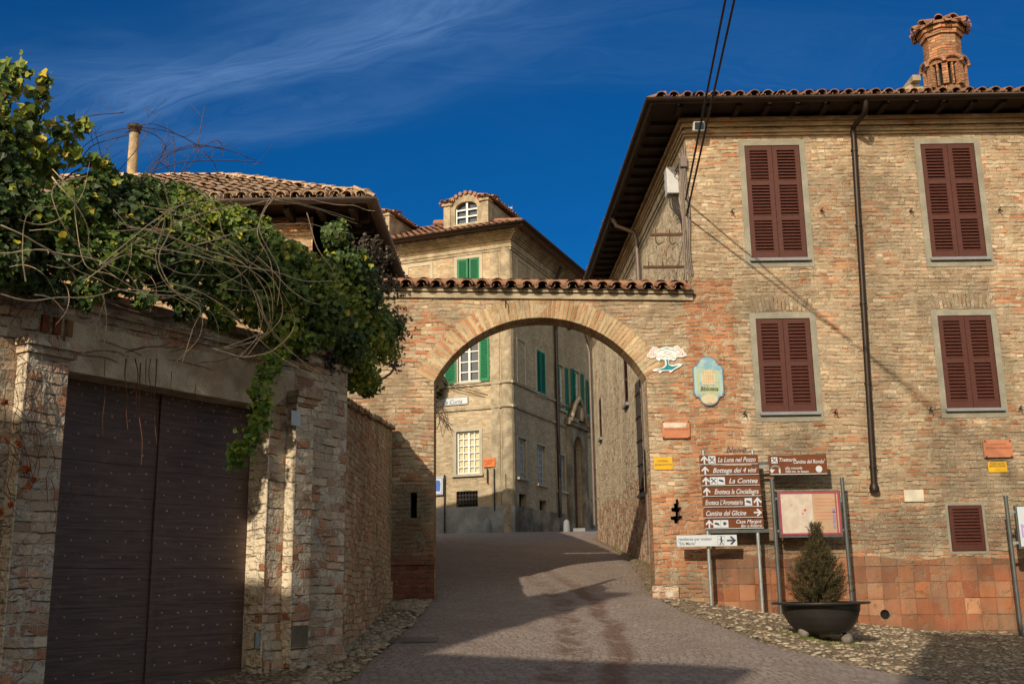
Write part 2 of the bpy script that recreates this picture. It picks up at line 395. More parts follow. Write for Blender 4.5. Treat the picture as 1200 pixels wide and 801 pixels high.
M['orange']=plaster('orange_plaque',(.66,.20,.07),.2,6,.002)
M['marble']=plaster('pale_stone_plate',(.55,.50,.40),.15,5,.002)
M['wood']=simple('dark_eave_wood',(.045,.028,.019),.85,var=.4,scale=5)
M['dark']=simple('dark_void',(.010,.009,.008),.95)
M['glass']=simple('window_glass',(.035,.05,.065),.08,spec=.8,var=.3,scale=1.2)
M['soil']=simple('planter_soil',(.05,.035,.022),.95,var=.4,scale=20,bump=.02)
M['ball']=plaster('grey_stone_ball',(.22,.19,.17),.25,12,.003)
M['bowl']=simple('dark_bronze_bowl',(.038,.035,.033),.42,metal=.35,var=.3,scale=3)
M['curtain']=simple('pale_curtain',(.55,.50,.30),.9)
M['cable']=simple('black_cable',(.02,.018,.018),.6)
M['flue']=plaster('flue_cement',(.46,.33,.17),.4,7,.01,c2=(.22,.18,.13))
M['teal']=simple('teal_enamel',(.01,.22,.26),.35,var=.25,scale=14)
M['salmon']=simple('salmon_enamel',(.72,.32,.26),.4)
# tiles
mt,t=newmat('clay_roof_tile'); uv=t.n('ShaderNodeUVMap',uv_map='UVMap').outputs[0]; pos=t.n('ShaderNodeNewGeometry').outputs['Position']
uu,vv,_=t.sep(uv); r=t.white(t.comb(uu,vv,.5))
c=t.ramp(r,[(0,(.24,.095,.055)),(.3,(.31,.15,.09)),(.55,(.20,.10,.065)),(.75,(.34,.22,.135)),(1,(.15,.085,.06))])
li=t.ss(t.noise(pos,9,5,.7),.47,.62); c=t.mix(t.m('MULTIPLY',li,.7),c,(.17,.125,.085))
li=t.ss(t.noise(pos,23,3,.7),.6,.7); c=t.mix(t.m('MULTIPLY',li,.4),c,(.36,.32,.20))
t.out(c,.9,t.noise(pos,30,4,.7),.01,spec=.15); M['tile']=mt
def tilemat2(name,stops,lich):
    mt,t=newmat(name); uv=t.n('ShaderNodeUVMap',uv_map='UVMap').outputs[0]; pos=t.n('ShaderNodeNewGeometry').outputs['Position']
    uu,vv,_=t.sep(uv); r=t.white(t.comb(uu,vv,.5)); c=t.ramp(r,stops)
    li=t.ss(t.noise(pos,7,5,.7),.45,.6); c=t.mix(t.m('MULTIPLY',li,.6),c,lich)
    t.out(c,.9,t.noise(pos,30,4,.7),.01,spec=.15); return mt
M['tile_old']=tilemat2('bleached_roof_tile',[(0,(.42,.27,.17)),(.4,(.54,.38,.25)),(.7,(.36,.21,.13)),(1,(.58,.45,.31))],(.26,.19,.13))
M['tile_red']=tilemat2('red_roof_tile',[(0,(.25,.11,.07)),(.5,(.33,.18,.115)),(1,(.19,.085,.055))],(.19,.13,.09))
# leaves
def leafmat(name,stops,trans=.25,rough=.5,spec=.35):
    mt,t=newmat(name); uv=t.n('ShaderNodeUVMap',uv_map='UVMap').outputs[0]; uu,vv,_=t.sep(uv)
    pos=t.n('ShaderNodeNewGeometry').outputs['Position']
    c=t.ramp(uu,stops); tone=t.m('ADD',.75,t.m('MULTIPLY',t.noise(pos,2.2,2),.5)); c=t.mix(1.0,c,t.comb(tone,tone,tone),'MULTIPLY')
    t.out(c,rough,spec=spec,trans=trans); return mt
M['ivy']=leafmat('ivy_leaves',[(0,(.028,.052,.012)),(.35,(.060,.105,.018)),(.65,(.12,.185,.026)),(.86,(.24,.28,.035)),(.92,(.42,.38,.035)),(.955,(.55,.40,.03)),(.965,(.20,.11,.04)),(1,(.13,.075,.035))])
M['ivydark']=leafmat('ivy_seed_heads',[(0,(.05,.035,.028)),(.5,(.09,.06,.045)),(1,(.06,.06,.03))],0)
M['sprig']=leafmat('ivy_fresh_leaves',[(0,(.07,.15,.02)),(.5,(.14,.24,.03)),(1,(.30,.36,.05))],.3)
M['needle']=leafmat('conifer_needles',[(0,(.028,.028,.013)),(.4,(.05,.046,.019)),(.75,(.085,.062,.027)),(1,(.13,.085,.04))],.1,.7,.15)
M['grass']=leafmat('grass_blades',[(0,(.07,.10,.02)),(.5,(.13,.16,.03)),(1,(.20,.17,.06))],.2,.6)
M['vine']=simple('bare_vine_bark',(.78,.61,.38),.8,var=.35,scale=15,spec=.15)
M['vinedark']=simple('dark_twig_bark',(.12,.08,.06),.85,var=.4,scale=15,spec=.1)
M['roots']=simple('red_root_stems',(.20,.085,.045),.85,var=.4,scale=15,spec=.1)
# gate wood
mt,t=newmat('dark_gate_planks'); uv=t.n('ShaderNodeUVMap',uv_map='UVMap').outputs[0]; pos=t.n('ShaderNodeNewGeometry').outputs['Position']
gn=t.noise(t.n('ShaderNodeMapping',{'Vector':uv,'Scale':(2.5,38,1)}).outputs[0],1.0,4,.6,.3)
c=t.mix(t.ss(gn,.35,.7),(.072,.044,.038),(.122,.078,.066)); sc=t.ss(t.noise(pos,6,5,.7),.55,.7); c=t.mix(t.m('MULTIPLY',sc,.6),c,(.145,.10,.085))
t.out(c,.55,gn,.004,spec=.35); M['plank']=mt
# road setts
mt,t=newmat('porphyry_setts'); uv=t.n('ShaderNodeUVMap',uv_map='UVMap').outputs[0]; pos=t.n('ShaderNodeNewGeometry').outputs['Position']
px,py,pz=t.sep(pos)
# courses bow in shallow arcs across the street
bow=t.m('MULTIPLY',t.m('PINGPONG',t.m('ADD',px,20.0),.65),.55)
v2=t.m('ADD',t.m('ADD',py,bow),t.m('MULTIPLY',t.noise(pos,2.2,2),.10))
vr=t.m('DIVIDE',v2,.085); row=t.m('FLOOR',vr); fv=t.m('SUBTRACT',vr,row); rr=t.white(t.comb(row,3.7,1.3))
ur=t.m('ADD',t.m('DIVIDE',t.m('ADD',px,t.m('MULTIPLY',t.noise(pos,9,1),.03)),.095),t.m('MULTIPLY',rr,7.0)); cl=t.m('FLOOR',ur); fu=t.m('SUBTRACT',ur,cl)
d=t.m('MINIMUM',t.m('MULTIPLY',t.m('MINIMUM',fu,t.m('SUBTRACT',1.0,fu)),.095),t.m('MULTIPLY',t.m('MINIMUM',fv,t.m('SUBTRACT',1.0,fv)),.085))
fn=t.noise(pos,55,3,.7); d=t.m('ADD',d,t.m('MULTIPLY',t.m('SUBTRACT',fn,.5),.012)); bm=t.ss(d,-.004,.020)
r1=t.white(t.comb(cl,row,2.5))
c=t.ramp(r1,[(0,(.21,.165,.15)),(.3,(.27,.22,.195)),(.6,(.33,.27,.235)),(.85,(.24,.195,.17)),(1,(.38,.32,.275))])
c=t.mix(bm,(.20,.16,.135),c)
c=t.mix(t.m('MULTIPLY',t.ss(t.noise(pos,2.6,5,.7),.42,.62),.45),c,(.30,.25,.215))
c=t.mix(t.m('MULTIPLY',t.ss(t.noise(t.vadd(pos,(9,3,1)),5.5,4,.7),.50,.68),.5),c,(.19,.145,.12))
dirt=t.ss(t.noise(pos,.7,5,.65),.42,.68); c=t.mix(t.m('MULTIPLY',dirt,.5),c,(.22,.165,.13))
# worn runnels stained red-brown
def band(xc,wd,amt):
    wob=t.m('MULTIPLY',t.m('SUBTRACT',t.noise(t.comb(0.0,py,0.0),.55,2),.5),.5)
    e=t.m('ABSOLUTE',t.m('SUBTRACT',px,t.m('ADD',xc,wob)))
    return t.m('MULTIPLY',t.m('SUBTRACT',1.0,t.ss(e,wd*.3,wd)),amt)
near=t.m('SUBTRACT',1.0,t.ss(py,17.0,25.0))
dy_=t.m('SUBTRACT',py,15.5); xc=t.m('SUBTRACT',1.22,t.m('ADD',t.m('MULTIPLY',t.m('POWER',t.m('MAXIMUM',dy_,0.0),2.0),.010),t.m('MULTIPLY',t.m('POWER',t.m('MAXIMUM',t.m('MULTIPLY',dy_,-1.0),0.0),2.0),.010)))
b1=t.m('MULTIPLY',band(xc,.19,.75),t.ss(t.noise(pos,3.0,4,.7),.30,.5)); b2=t.m('MULTIPLY',band(t.m('SUBTRACT',xc,.52),.26,.75),t.ss(t.noise(pos,3.4,4,.7),.40,.6))
bb=t.m('MULTIPLY',t.m('MAXIMUM',b1,b2),near)
c=t.mix(bb,c,(.125,.066,.045))
t.out(c,.85,t.m('ADD',t.m('MULTIPLY',bm,.8),t.m('ADD',t.m('MULTIPLY',fn,.35),t.m('MULTIPLY',r1,.5))),.014,spec=.2); M['setts']=mt
# ground pebbles
mt,t=newmat('pebble_verge'); pos=t.n('ShaderNodeNewGeometry').outputs['Position']
px,py,pz=t.sep(pos)
p2=t.vadd(t.comb(px,py,0.0),t.vscale(t.noise(pos,6,2,col=True),.05))
vo=t.n('ShaderNodeTexVoronoi',{'Vector':p2,'Scale':13.0,'Randomness':1.0},feature='F1'); ve=t.n('ShaderNodeTexVoronoi',{'Vector':p2,'Scale':13.0},feature='DISTANCE_TO_EDGE')
cr,cg,cb=t.sep(vo.outputs['Color'])
c=t.ramp(cr,[(0,(.20,.14,.09)),(.3,(.30,.22,.145)),(.6,(.38,.29,.20)),(.8,(.26,.20,.15)),(1,(.46,.39,.29))])
e=t.ss(ve.outputs['Distance'],.03,.16); c=t.mix(e,(.12,.09,.055),c)
dirt=t.ss(t.noise(pos,1.4,5,.65),.45,.65); c=t.mix(t.m('MULTIPLY',dirt,.55),c,(.20,.15,.085))
moss=t.ss(t.noise(t.vadd(pos,(3,1,0)),1.1,4,.6),.60,.72); c=t.mix(t.m('MULTIPLY',moss,.5),c,(.14,.135,.05))
t.out(c,.9,t.m('ADD',e,t.m('MULTIPLY',t.noise(pos,40,3),.3)),.035,spec=.2); M['pebble']=mt
mt,t=newmat('loose_stones'); uv=t.n('ShaderNodeUVMap',uv_map='UVMap').outputs[0]; uu,vv,_=t.sep(uv)
c=t.ramp(uu,[(0,(.17,.13,.09)),(.4,(.27,.21,.145)),(.8,(.34,.275,.195)),(1,(.41,.35,.27))]); t.out(c,.85,spec=.2); M['stone']=mt
# ================================================================== SETTING
def grid(xs,ys,zf,name,mat,kind,off=0,thick=0):
    mb=MB(); vs=[(x,y,zf(x,y)+off) for y in ys for x in xs]; n=len(xs)
    fs=[(j*n+i,j*n+i+1,(j+1)*n+i+1,(j+1)*n+i) for j in range(len(ys)-1) for i in range(n-1)]
    mb.add(vs,fs,smooth=True); o=mb.build(name,mat); tag(o,kind=kind); return o
def rng(a,b,st):
    n=max(1,int(round((b-a)/st))); return [a+(b-a)*i/n for i in range(n+1)]
xs=[-900,-400,-150,-60,-30]+rng(-18,-4,1)+rng(-3.5,9.5,.25)+rng(10.5,18,1)+[30,60,150,400,900]
ys=[-400,-150,-60,-25]+rng(-12,4,1)+rng(4.5,19,.25)+rng(19.5,48,.5)+[55,65,80,100,120,160,220,400,1200]
def gfine(x,y):
    z=g(x,y)
    if -4<x<10 and 4<y<20: z+=(mnoise.noise(Vector((x*2.1,y*2.1,0)))*.022+mnoise.noise(Vector((x*.7,y*.7,3)))*.02)
    return z
def r_edge(y): return pw(y,[(-12,14),(8,9.0),(10.3,6.0),(11.2,4.4),(11.7,3.6),(12.3,3.0),(14.2,2.62),(16,2.46),(17.6,2.34),(18.6,2.27),(24,2.62),(30,2.62),(34,2.5),(38,3.2),(48,8),(60,14)])
def l_edge(y): return pw(y,[(-12,-12),(5,-4.6),(8.5,-2.55),(10.2,-1.62),(12.2,-1.5),(14.5,-1.42),(17.3,-1.40),(18.6,-1.40),(22,-2.4),(30,-4.5),(38,-6.5),(48,-9),(60,-12)])
# ground lies just under the street so that the two sheets never touch
def gground(x,y):
    z=gfine(x,y)
    if l_edge(y)+.1<x<r_edge(y)-.1 and y<60: z=g(x,y)-.12
    return z
ground=grid(xs,ys,gground,'ground',M['pebble'],'structure')
mb=MB(); ysr=rng(-12,60,.25); NX=44; vs=[];fs=[]
for y in ysr:
    a,b=l_edge(y),r_edge(y)
    for i in range(NX+1):
        x=a+(b-a)*i/NX; e=min(i,NX-i)
        z=g(x,y)+(.012 if e>1 else (-.03 if e==0 else .004))
        rut=0
        for xc in (1.22,.72): rut-=.02*math.exp(-((x-xc+.010*(y-15.5)**2)/.13)**2)
        z+=rut*(1-sm((y-22)/5))+mnoise.noise(Vector((x*1.3,y*1.3,7)))*.012+.02*mnoise.noise(Vector((x*.4,y*.4,7)))
        vs.append((x,y,z))
fs=[(j*(NX+1)+i,j*(NX+1)+i+1,(j+1)*(NX+1)+i+1,(j+1)*(NX+1)+i) for j in range(len(ysr)-1) for i in range(NX)]
mb.add(vs,fs,smooth=True); street=tag(mb.build('street',M['setts']),kind='structure')

# loose pebbles on the verges (too many to count)
mb=MB(); rs=random.Random(3)
def pebble(mb,x,y,z,r,u):
    a=rs.random()*6.28; sx=r*rs.uniform(.8,1.4); sy=r*rs.uniform(.7,1.1); sz=r*rs.uniform(.35,.6)
    ca,sa=math.cos(a),math.sin(a); vs=[]
    for (k,zz,rr) in ((6,-.2,.95),(6,.45,.8)):
        for i in range(6):
            t=i*math.pi/3+zz; p=(math.cos(t)*rr*sx,math.sin(t)*rr*sy); vs.append((x+p[0]*ca-p[1]*sa,y+p[0]*sa+p[1]*ca,z+zz*sz))
    vs.append((x,y,z+.9*sz))
    fs=[(i,(i+1)%6,6+(i+1)%6,6+i) for i in range(6)]+[(6+i,6+(i+1)%6,12) for i in range(6)]
    mb.add(vs,fs,uvs=[[(u,u)]*4]*6+[[(u,u)]*3]*6,smooth=True)
for i in range(5200):
    if i<1900: y=rs.uniform(9.0,17.8); x=rs.uniform(-1.98,l_edge(y)+.05)
    else:
        y=rs.uniform(10.5,17.85); x=rs.uniform(r_edge(y)+.02,9.0)
    if mnoise.noise(Vector((x*.9,y*.9,11)))<-.15 and rs.random()<.8: continue
    if x>9.2: continue
    pebble(mb,x,y,gfine(x,y)+.004,rs.uniform(.018,.045)*(1.25 if i<1900 else 1),rs.random())
peb=mb.build('loose_pebbles',M['stone']); tag(peb,kind='stuff',label='loose pebbles scattered over the verges beside the street',cat='pebbles')

# ================================================================== roof tiles
def tiles(mb,org,u,v,width,lenf,pitch=.2,clen=.36,rad=.078,s0=0.0,seed=1,thick_first=True,jit=1.0,startf=None,ns=6):
    rr=random.Random(seed); org=Vector(org);u=Vector(u).normalized();v=Vector(v).normalized();n=u.cross(v)
    if n.z<0: n=-n
    cols=int(width/pitch)
    for c in range(cols):
        s=s0+(c+.5)*pitch
        for kind in (0,1):   # 0 channel 1 cover
            sc=s if kind else s+pitch*.5
            L=lenf(sc); st=startf(sc) if startf else 0.0
            if L-st<.1: continue
            k=0; t=st+(0 if kind else -.02)-rr.uniform(0,.03)
            while t<L-.05:
                t2=min(t+clen+.06,L+.02)
                ra=rad*rr.uniform(.94,1.06); rb=ra*.84
                ju=rr.uniform(-.010,.010)*jit; jl=rr.uniform(-.012,.012)*jit; rot=rr.uniform(-.03,.03)*jit
                lift0=(.035 if kind else .0)+rr.uniform(0,.006); lift1=lift0-.022 if kind else lift0-.015
                idu,idv=rr.random(),rr.random()
                th=.014; vs=[]; fs=[]
                def arc(r,tt,l,sgn,du):
                    out=[]
                    for i in range(ns+1):
                        an=math.pi*i/ns; h=math.sin(an)*r*.85
                        h=h if sgn else (r*.85-h)-.0
                        out.append(org+u*(sc+ju+du-math.cos(an)*r)+v*tt+n*(l+h+(0 if sgn else -.02)))
                    return out
                A=arc(ra if kind else rb,t+jl,lift0,kind,0); B=arc(rb if kind else ra,t2+jl,lift1,kind,rot)
                vs=A+B; m=ns+1
                fs=[(i,i+1,m+i+1,m+i) for i in range(ns)]
                if (t<=st+.05 and thick_first) :
                    A2=arc((ra if kind else rb)-th,t+jl,lift0,kind,0); B2=arc((rb if kind else ra)-th,t2+jl,lift1,kind,rot)
                    vs+=A2+B2
                    fs+=[(2*m+i,3*m+i,3*m+i+1,2*m+i+1) for i in range(ns)]
                    fs+=[(i,2*m+i,2*m+i+1,i+1) for i in range(ns)]
                    fs+=[(0,m,3*m,2*m),(ns,2*m+ns,3*m+ns,m+ns)]
                mb.add(vs,fs,uvs=[[(idu,idv)]*4]*len(fs),smooth=False)
                t+=clen; k+=1
def halfpipe_gutter(mb,pts,r=.07,n=8):
    # open half round gutter along horizontal pts
    pts=[Vector(p) for p in pts]; N=len(pts); vs=[];fs=[]
    for rr_ in (r,r-.006):
        for i,p in enumerate(pts):
            t0=(pts[i]-pts[i-1]).normalized() if i>0 else None; t1=(pts[i+1]-pts[i]).normalized() if i<N-1 else None
            def side(t): return Vector((t.y,-t.x,0))
            if t0 and t1:
                a=side(t0)+side(t1); a=a/ (a.length**2)*2
            else: a=side(t0 or t1)
            for k in range(n+1):
                an=math.pi+math.pi*k/n; vs.append(p+a*math.cos(an)*rr_+Vector((0,0,math.sin(an)*rr_)))
    m=n+1
    for i in range(N-1):
        for k in range(n):
            fs.append((i*m+k,(i+1)*m+k,(i+1)*m+k+1,i*m+k+1)); o=N*m
            fs.append((o+i*m+k,o+i*m+k+1,o+(i+1)*m+k+1,o+(i+1)*m+k))
    o=N*m
    for i in range(N-1):
        fs.append((i*m,o+i*m,o+(i+1)*m,(i+1)*m)); fs.append((i*m+n,(i+1)*m+n,o+(i+1)*m+n,o+i*m+n))
    mb.add(vs,fs,smooth=True)

# ================================================================== ARCHWAY
FA=Facade((0,18),(1,0))
AX0,AX1=-3.0,3.19
arch=thing('archway',(0.48,18.3,1.4),'brick arch spanning the street under a row of clay coping tiles','archway')
a1,a2,a3=(-1.35,5.02),(0.48,6.13),(2.29,5.0)
cx=.475; ap=6.13; sag=6.13-5.02; half=1.825; RR=(half**2+sag**2)/(2*sag); cz=ap-RR
an0=math.asin(half/RR)
arcp=[(cx+RR*math.sin(-an0+2*an0*i/28),cz+RR*math.cos(-an0+2*an0*i/28)) for i in range(29)]
RO=RR+.36
def toplt(x): return lerp(6.64,6.50,(x+2.3)/5.5)
jl,jr=cx-half,cx+half
outer=[(AX0,.3),(jl,.3)]+[]
ringo=[(cx+RO*math.sin(-an0+2*an0*i/28),cz+RO*math.cos(-an0+2*an0*i/28)) for i in range(29)]
# wall with the ring cut out of it, so the ring of voussoirs butts against the courses
ol=[(AX0,.3),(jl,.3),(jl,arcp[0][1])]+ringo+[(jr,arcp[-1][1]),(jr,.3),(AX1,.3),(AX1,toplt(AX1)),(AX0,toplt(AX0))]
wall=MB(); wall.panel(FA,ol,[[( -1.74,2.72),(-1.63,2.72),(-1.63,3.14),(-1.74,3.14)],
   [(2.66,2.57),(2.74,2.56),(2.745,2.62),(2.80,2.625),(2.795,2.69),(2.76,2.70),(2.765,2.765),(2.79,2.77),(2.785,2.83),(2.755,2.84),(2.76,2.90),(2.735,2.97),(2.70,2.965),(2.70,2.90),(2.665,2.895),(2.67,2.83),(2.62,2.825),(2.625,2.765),(2.69,2.755),(2.685,2.69),(2.60,2.685),(2.605,2.63),(2.66,2.62)]],-.55,0)
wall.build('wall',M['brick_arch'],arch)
mb=MB(); mb.fbox(FA,-1.8,-1.58,2.66,3.2,-.50,-.30); mb.build('wall_cavity',M['dark'],arch)
mb=MB(); mb.fbox(FA,2.55,2.9,2.5,3.05,-.5,-.28); mb.build('wall_cavity',M['dark'],arch)
mb=MB(); vs=[];fs=[];uvs=[]; NA=56
for i in range(NA+1):
    a=-an0+2*an0*i/NA
    for (r,o) in ((RR,.006),(RO,.006),(RO,-.55),(RR,-.55)):
        vs.append(FA.p(cx+r*math.sin(a),cz+r*math.cos(a),o))
for i in range(NA):
    b=i*4;c=b+4; s0=RR*2*an0*i/NA; s1=RR*2*an0*(i+1)/NA
    fs.append((b,c,c+1,b+1)); uvs.append([(0.01,s0),(0.01,s1),(.37,s1),(.37,s0)])
    fs.append((b+3,c+3,c,b)); uvs.append([(.56,s0),(.56,s1),(0.01,s1),(0.01,s0)])
    fs.append((b+1,c+1,c+2,b+2)); uvs.append([(0,s0),(0,s1),(.5,s1),(.5,s0)])
    fs.append((b+2,c+2,c+3,b+3)); uvs.append([(.37,s0),(.37,s1),(0,s1),(0,s0)])
for e in (0,NA*4): fs.append((e,e+1,e+2,e+3)); uvs.append([(0,0),(.3,0),(.3,.5),(0,.5)])
mb.add(vs,fs,uvs=uvs); mb.build('arch_ring',M['vous'],arch)
# coping moulding + tiles
mb=MB()
def slopebox(mb,F,x0,x1,z0a,z0b,h,o0,o1):
    P=[F.p(x0,z0a,o1),F.p(x1,z0b,o1),F.p(x1,z0b,o0),F.p(x0,z0a,o0),F.p(x0,z0a+h,o1),F.p(x1,z0b+h,o1),F.p(x1,z0b+h,o0),F.p(x0,z0a+h,o0)]
    mb.hexa(P)
slopebox(mb,FA,AX0,3.16,toplt(AX0)-.11,toplt(3.16)-.11,.095,0.001,.05)
slopebox(mb,FA,AX0,3.19,toplt(AX0)+.001,toplt(3.19)+.001,.05,-.62,.09)
mb.build('coping_moulding',M['moulding'],arch)
mb=MB()
P=[FA.p(AX0,toplt(AX0)+.052,.12),FA.p(3.17,toplt(3.17)+.052,.12),FA.p(3.17,toplt(3.17)+.052,-.66),FA.p(AX0,toplt(AX0)+.052,-.66)]
rz0,rz1=toplt(AX0)+.2,toplt(3.17)+.2
mb.add(P+[FA.p(AX0,rz0,-.27),FA.p(3.17,rz1,-.27)],[(0,1,5,4),(3,4,5,2),(3,2,1,0),(0,4,3),(1,2,5)])
mb.build('coping_bed',M['moulding'],arch)
mb=MB(); sl=(toplt(3.17)-toplt(AX0))/(3.17-AX0); ud=Vector((1,0,sl))
tiles(mb,FA.p(AX0,toplt(AX0)+.055,.19),ud,Vector((0,.47,.17)),3.17-AX0,lambda s:.50,pitch=.262,clen=.45,rad=.105,seed=5,jit=1.6)
tiles(mb,FA.p(AX0,toplt(AX0)+.055,-.74),ud,Vector((0,-.47,.17)),3.17-AX0,lambda s:.50,pitch=.262,clen=.45,rad=.105,seed=6,jit=1.6)
mb.tube([FA.p(AX0,rz0+.05,-.27),FA.p(3.17,rz1+.05,-.27)],.085,8)
mb.build('coping_tiles',M['tile'],arch)
# pillar foot in redder brick, slightly proud, and the stone at the right foot
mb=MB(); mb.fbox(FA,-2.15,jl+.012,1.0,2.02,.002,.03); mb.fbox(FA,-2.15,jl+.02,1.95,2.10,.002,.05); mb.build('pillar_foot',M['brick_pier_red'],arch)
mb=MB(); mb.fbox(FA,jr-.06,jr+.38,1.2,1.56,.002,.055); mb.build('foot_stone',M['brick_gate'],arch,bevel=.02)
# small hooks in the wall
mb=MB()
for (px_,py_) in ((712,343),(640,350)):
    u,z=FA.hit(px_,py_); 
mb.tube([FA.p(-.1,6.42,0),FA.p(-.1,6.42,.12),FA.p(-.1,6.28,.13)],.012,6)
mb.build('iron_hook',M['iron'],arch)

# ================================================================== shutters and windows
def shutter_leaf(root,name,mat,F,u0,u1,z0,z1,o,tiers,slats,fr=.06,th=.035):
    mb=MB()
    mb.fbox(F,u0,u0+fr,z0,z1,o,o+th); mb.fbox(F,u1-fr,u1,z0,z1,o,o+th)
    H=(z1-z0-fr*(tiers+1)-.04)/tiers; z=z0
    zs=[]
    mb.fbox(F,u0+fr,u1-fr,z0,z0+fr+.04,o+.001,o+th-.001); z=z0+fr+.04
    for t_ in range(tiers):
        zs.append((z,z+H)); mb.fbox(F,u0+fr,u1-fr,z+H,z+H+fr,o+.001,o+th-.001); z+=H+fr
    for a,b in zs:
        st=(b-a)/slats
        for k in range(slats):
            c=a+(k+.5)*st; hh=st*.30
            P=[F.p(u0+fr,c-hh,o+th-.006),F.p(u1-fr,c-hh,o+th-.006),F.p(u1-fr,c-hh+.004,o+.0),F.p(u0+fr,c-hh+.004,o+.0)]
            P=[F.p(u0+fr-.003,c-hh-.006,o+th-.004),F.p(u1-fr+.003,c-hh-.006,o+th-.004),F.p(u1-fr+.003,c+hh-.006,o+.002),F.p(u0+fr-.003,c+hh-.006,o+.002)]
            Q=[p+Vector((0,0,.012)) for p in P]
            mb.hexa(P+Q)
    return mb.build(name,mat,root)
HO=.06
house=thing('corner_house',(6,19,1.0),'tan brick corner house with red-brown shutters and a tiled eave right of the arch','house')
HX=3.19
FH=Facade((HX,18),(1,0)); HW=10.0; ET=9.78
rects=[FH.rect((872,171),(938,170),(881,306),(945,305)),FH.rect((1079,169),(1141,168),(1091,305),(1157,304)),
       FH.rect((886,374),(949,372),(892,486),(957,485)),FH.rect((1098,370),(1162,369),(1110,482),(1172,480))]
rects=[rects[0],rects[1],rects[2],rects[3]]
# same columns of windows stand above each other as the photograph shows; a third column lies outside the picture
w3=[(r[0]+(rects[1][0]-rects[0][0]),r[1]+(rects[1][0]-rects[0][0]),r[2],r[3]) for r in (rects[1],rects[3])]
vent=FH.rect((1111,592),(1151,591),(1115,645),(1154,645))
allr=rects+w3
def rp(r,e=0): return [(r[0]-e,r[2]-e),(r[1]+e,r[2]-e),(r[1]+e,r[3]+e),(r[0]-e,r[3]+e)]
mb=MB(); hp=FH.hit(1036,719)
mb.panel(FH,[(0,-.5),(HW,-.5),(HW,ET),(0,ET)],[rp(r) for r in allr]+[rp(vent)],-.4,0)
mb.build('front_wall',M['brick_front'],house)
labs=['upper left window with two closed three-tier louvred shutters','upper right window with two closed three-tier louvred shutters','lower left window with two closed two-tier louvred shutters','lower right window with two closed two-tier louvred shutters',None,None]
for i,r in enumerate(allr):
    up=(i in (0,1,4))
    mb=MB(); mb.ring(FH,r,.105,-.02,.012,wb=.12)
    w=mb.build('window',M['surround'],house)
    if labs[i]: w['label']=labs[i]
    um=(r[0]+r[1])/2
    for a,b in ((r[0]+.006,um-.004),(um+.004,r[1]-.006)):
        shutter_leaf(w,'shutter',M['shutter'],FH,a,b,r[2]+.05,r[3]-.008,-.045,3 if up else 2,10 if up else 11,fr=.082,th=.04)
    mb=MB(); mb.fbox(FH,r[0]-.035,r[1]+.045,r[2]-.015,r[2]+.04,-.05,.075); mb.build('sill',M['sill'],w,bevel=.006)
    mb=MB(); mb.fbox(FH,r[0]-.02,r[1]+.02,r[2]-.02,r[3]+.02,-.16,-.12); mb.build('window_back',M['dark'],w)
    mb=MB()
    for sx in (r[0]-.30,r[1]+.30):
        mb=MB(); zz=r[2]+.02 if not up else r[2]+.9
        mb.tube([FH.p(sx,zz,0),FH.p(sx,zz,.07),FH.p(sx+.03,zz-.05,.09)],.011,5); mb.tube([FH.p(sx-.04,zz-.02,.07),FH.p(sx+.02,zz+.05,.075)],.010,5)
        mb.build('shutter_stay',M['iron'],w)
mb=MB(); mb.ring(FH,vent,.045,-.02,.008); v=mb.build('vent_window',M['surround'],house); v['label']='small low louvred vent window near the ground'
shutter_leaf(v,'shutter',M['shutter'],FH,vent[0]+.004,vent[1]-.004,vent[2]+.004,vent[3]-.004,-.01,1,11,fr=.06,th=.04)
mb=MB(); mb.fbox(FH,vent[0]-.02,vent[1]+.02,vent[2]-.02,vent[3]+.02,-.16,-.12); mb.build('window_back',M['dark'],v)
# segmental relieving arches over lower windows
for r in (rects[2],rects[3]):
    mb=MB(); uc=(r[0]+r[1])/2; hw=(r[1]-r[0])/2+.06; Ra=2.2; n_=16; a_=math.asin(hw/Ra); zc=r[3]+.16-Ra+ (Ra-math.sqrt(Ra*Ra-hw*hw))*0
    vs=[];fs=[];uvs=[]
    for k in range(n_+1):
        a=-a_+2*a_*k/n_
        for (rr_,o) in ((Ra,.006),(Ra+.24,.006),(Ra+.24,-.02),(Ra,-.02)): vs.append(FH.p(uc+rr_*math.sin(a),zc+rr_*math.cos(a),o))
    for k in range(n_):
        b=k*4;c=b+4;s0=Ra*2*a_*k/n_;s1=Ra*2*a_*(k+1)/n_
        fs.append((b,c,c+1,b+1)); uvs.append([(0.02,s0),(0.02,s1),(.26,s1),(.26,s0)])
        fs.append((b+3,c+3,c,b)); uvs.append([(0.,s0),(0.,s1),(.05,s1),(.05,s0)])
        fs.append((b+1,c+1,c+2,b+2)); uvs.append([(0.,s0),(0.,s1),(.05,s1),(.05,s0)])
    for e in (0,n_*4): fs.append((e,e+1,e+2,e+3)); uvs.append([(0,0),(.3,0),(.3,.05),(0,.05)])
    mb.add(vs,fs,uvs=uvs); mb.build('brick_lintel',M['brick_front'],house)
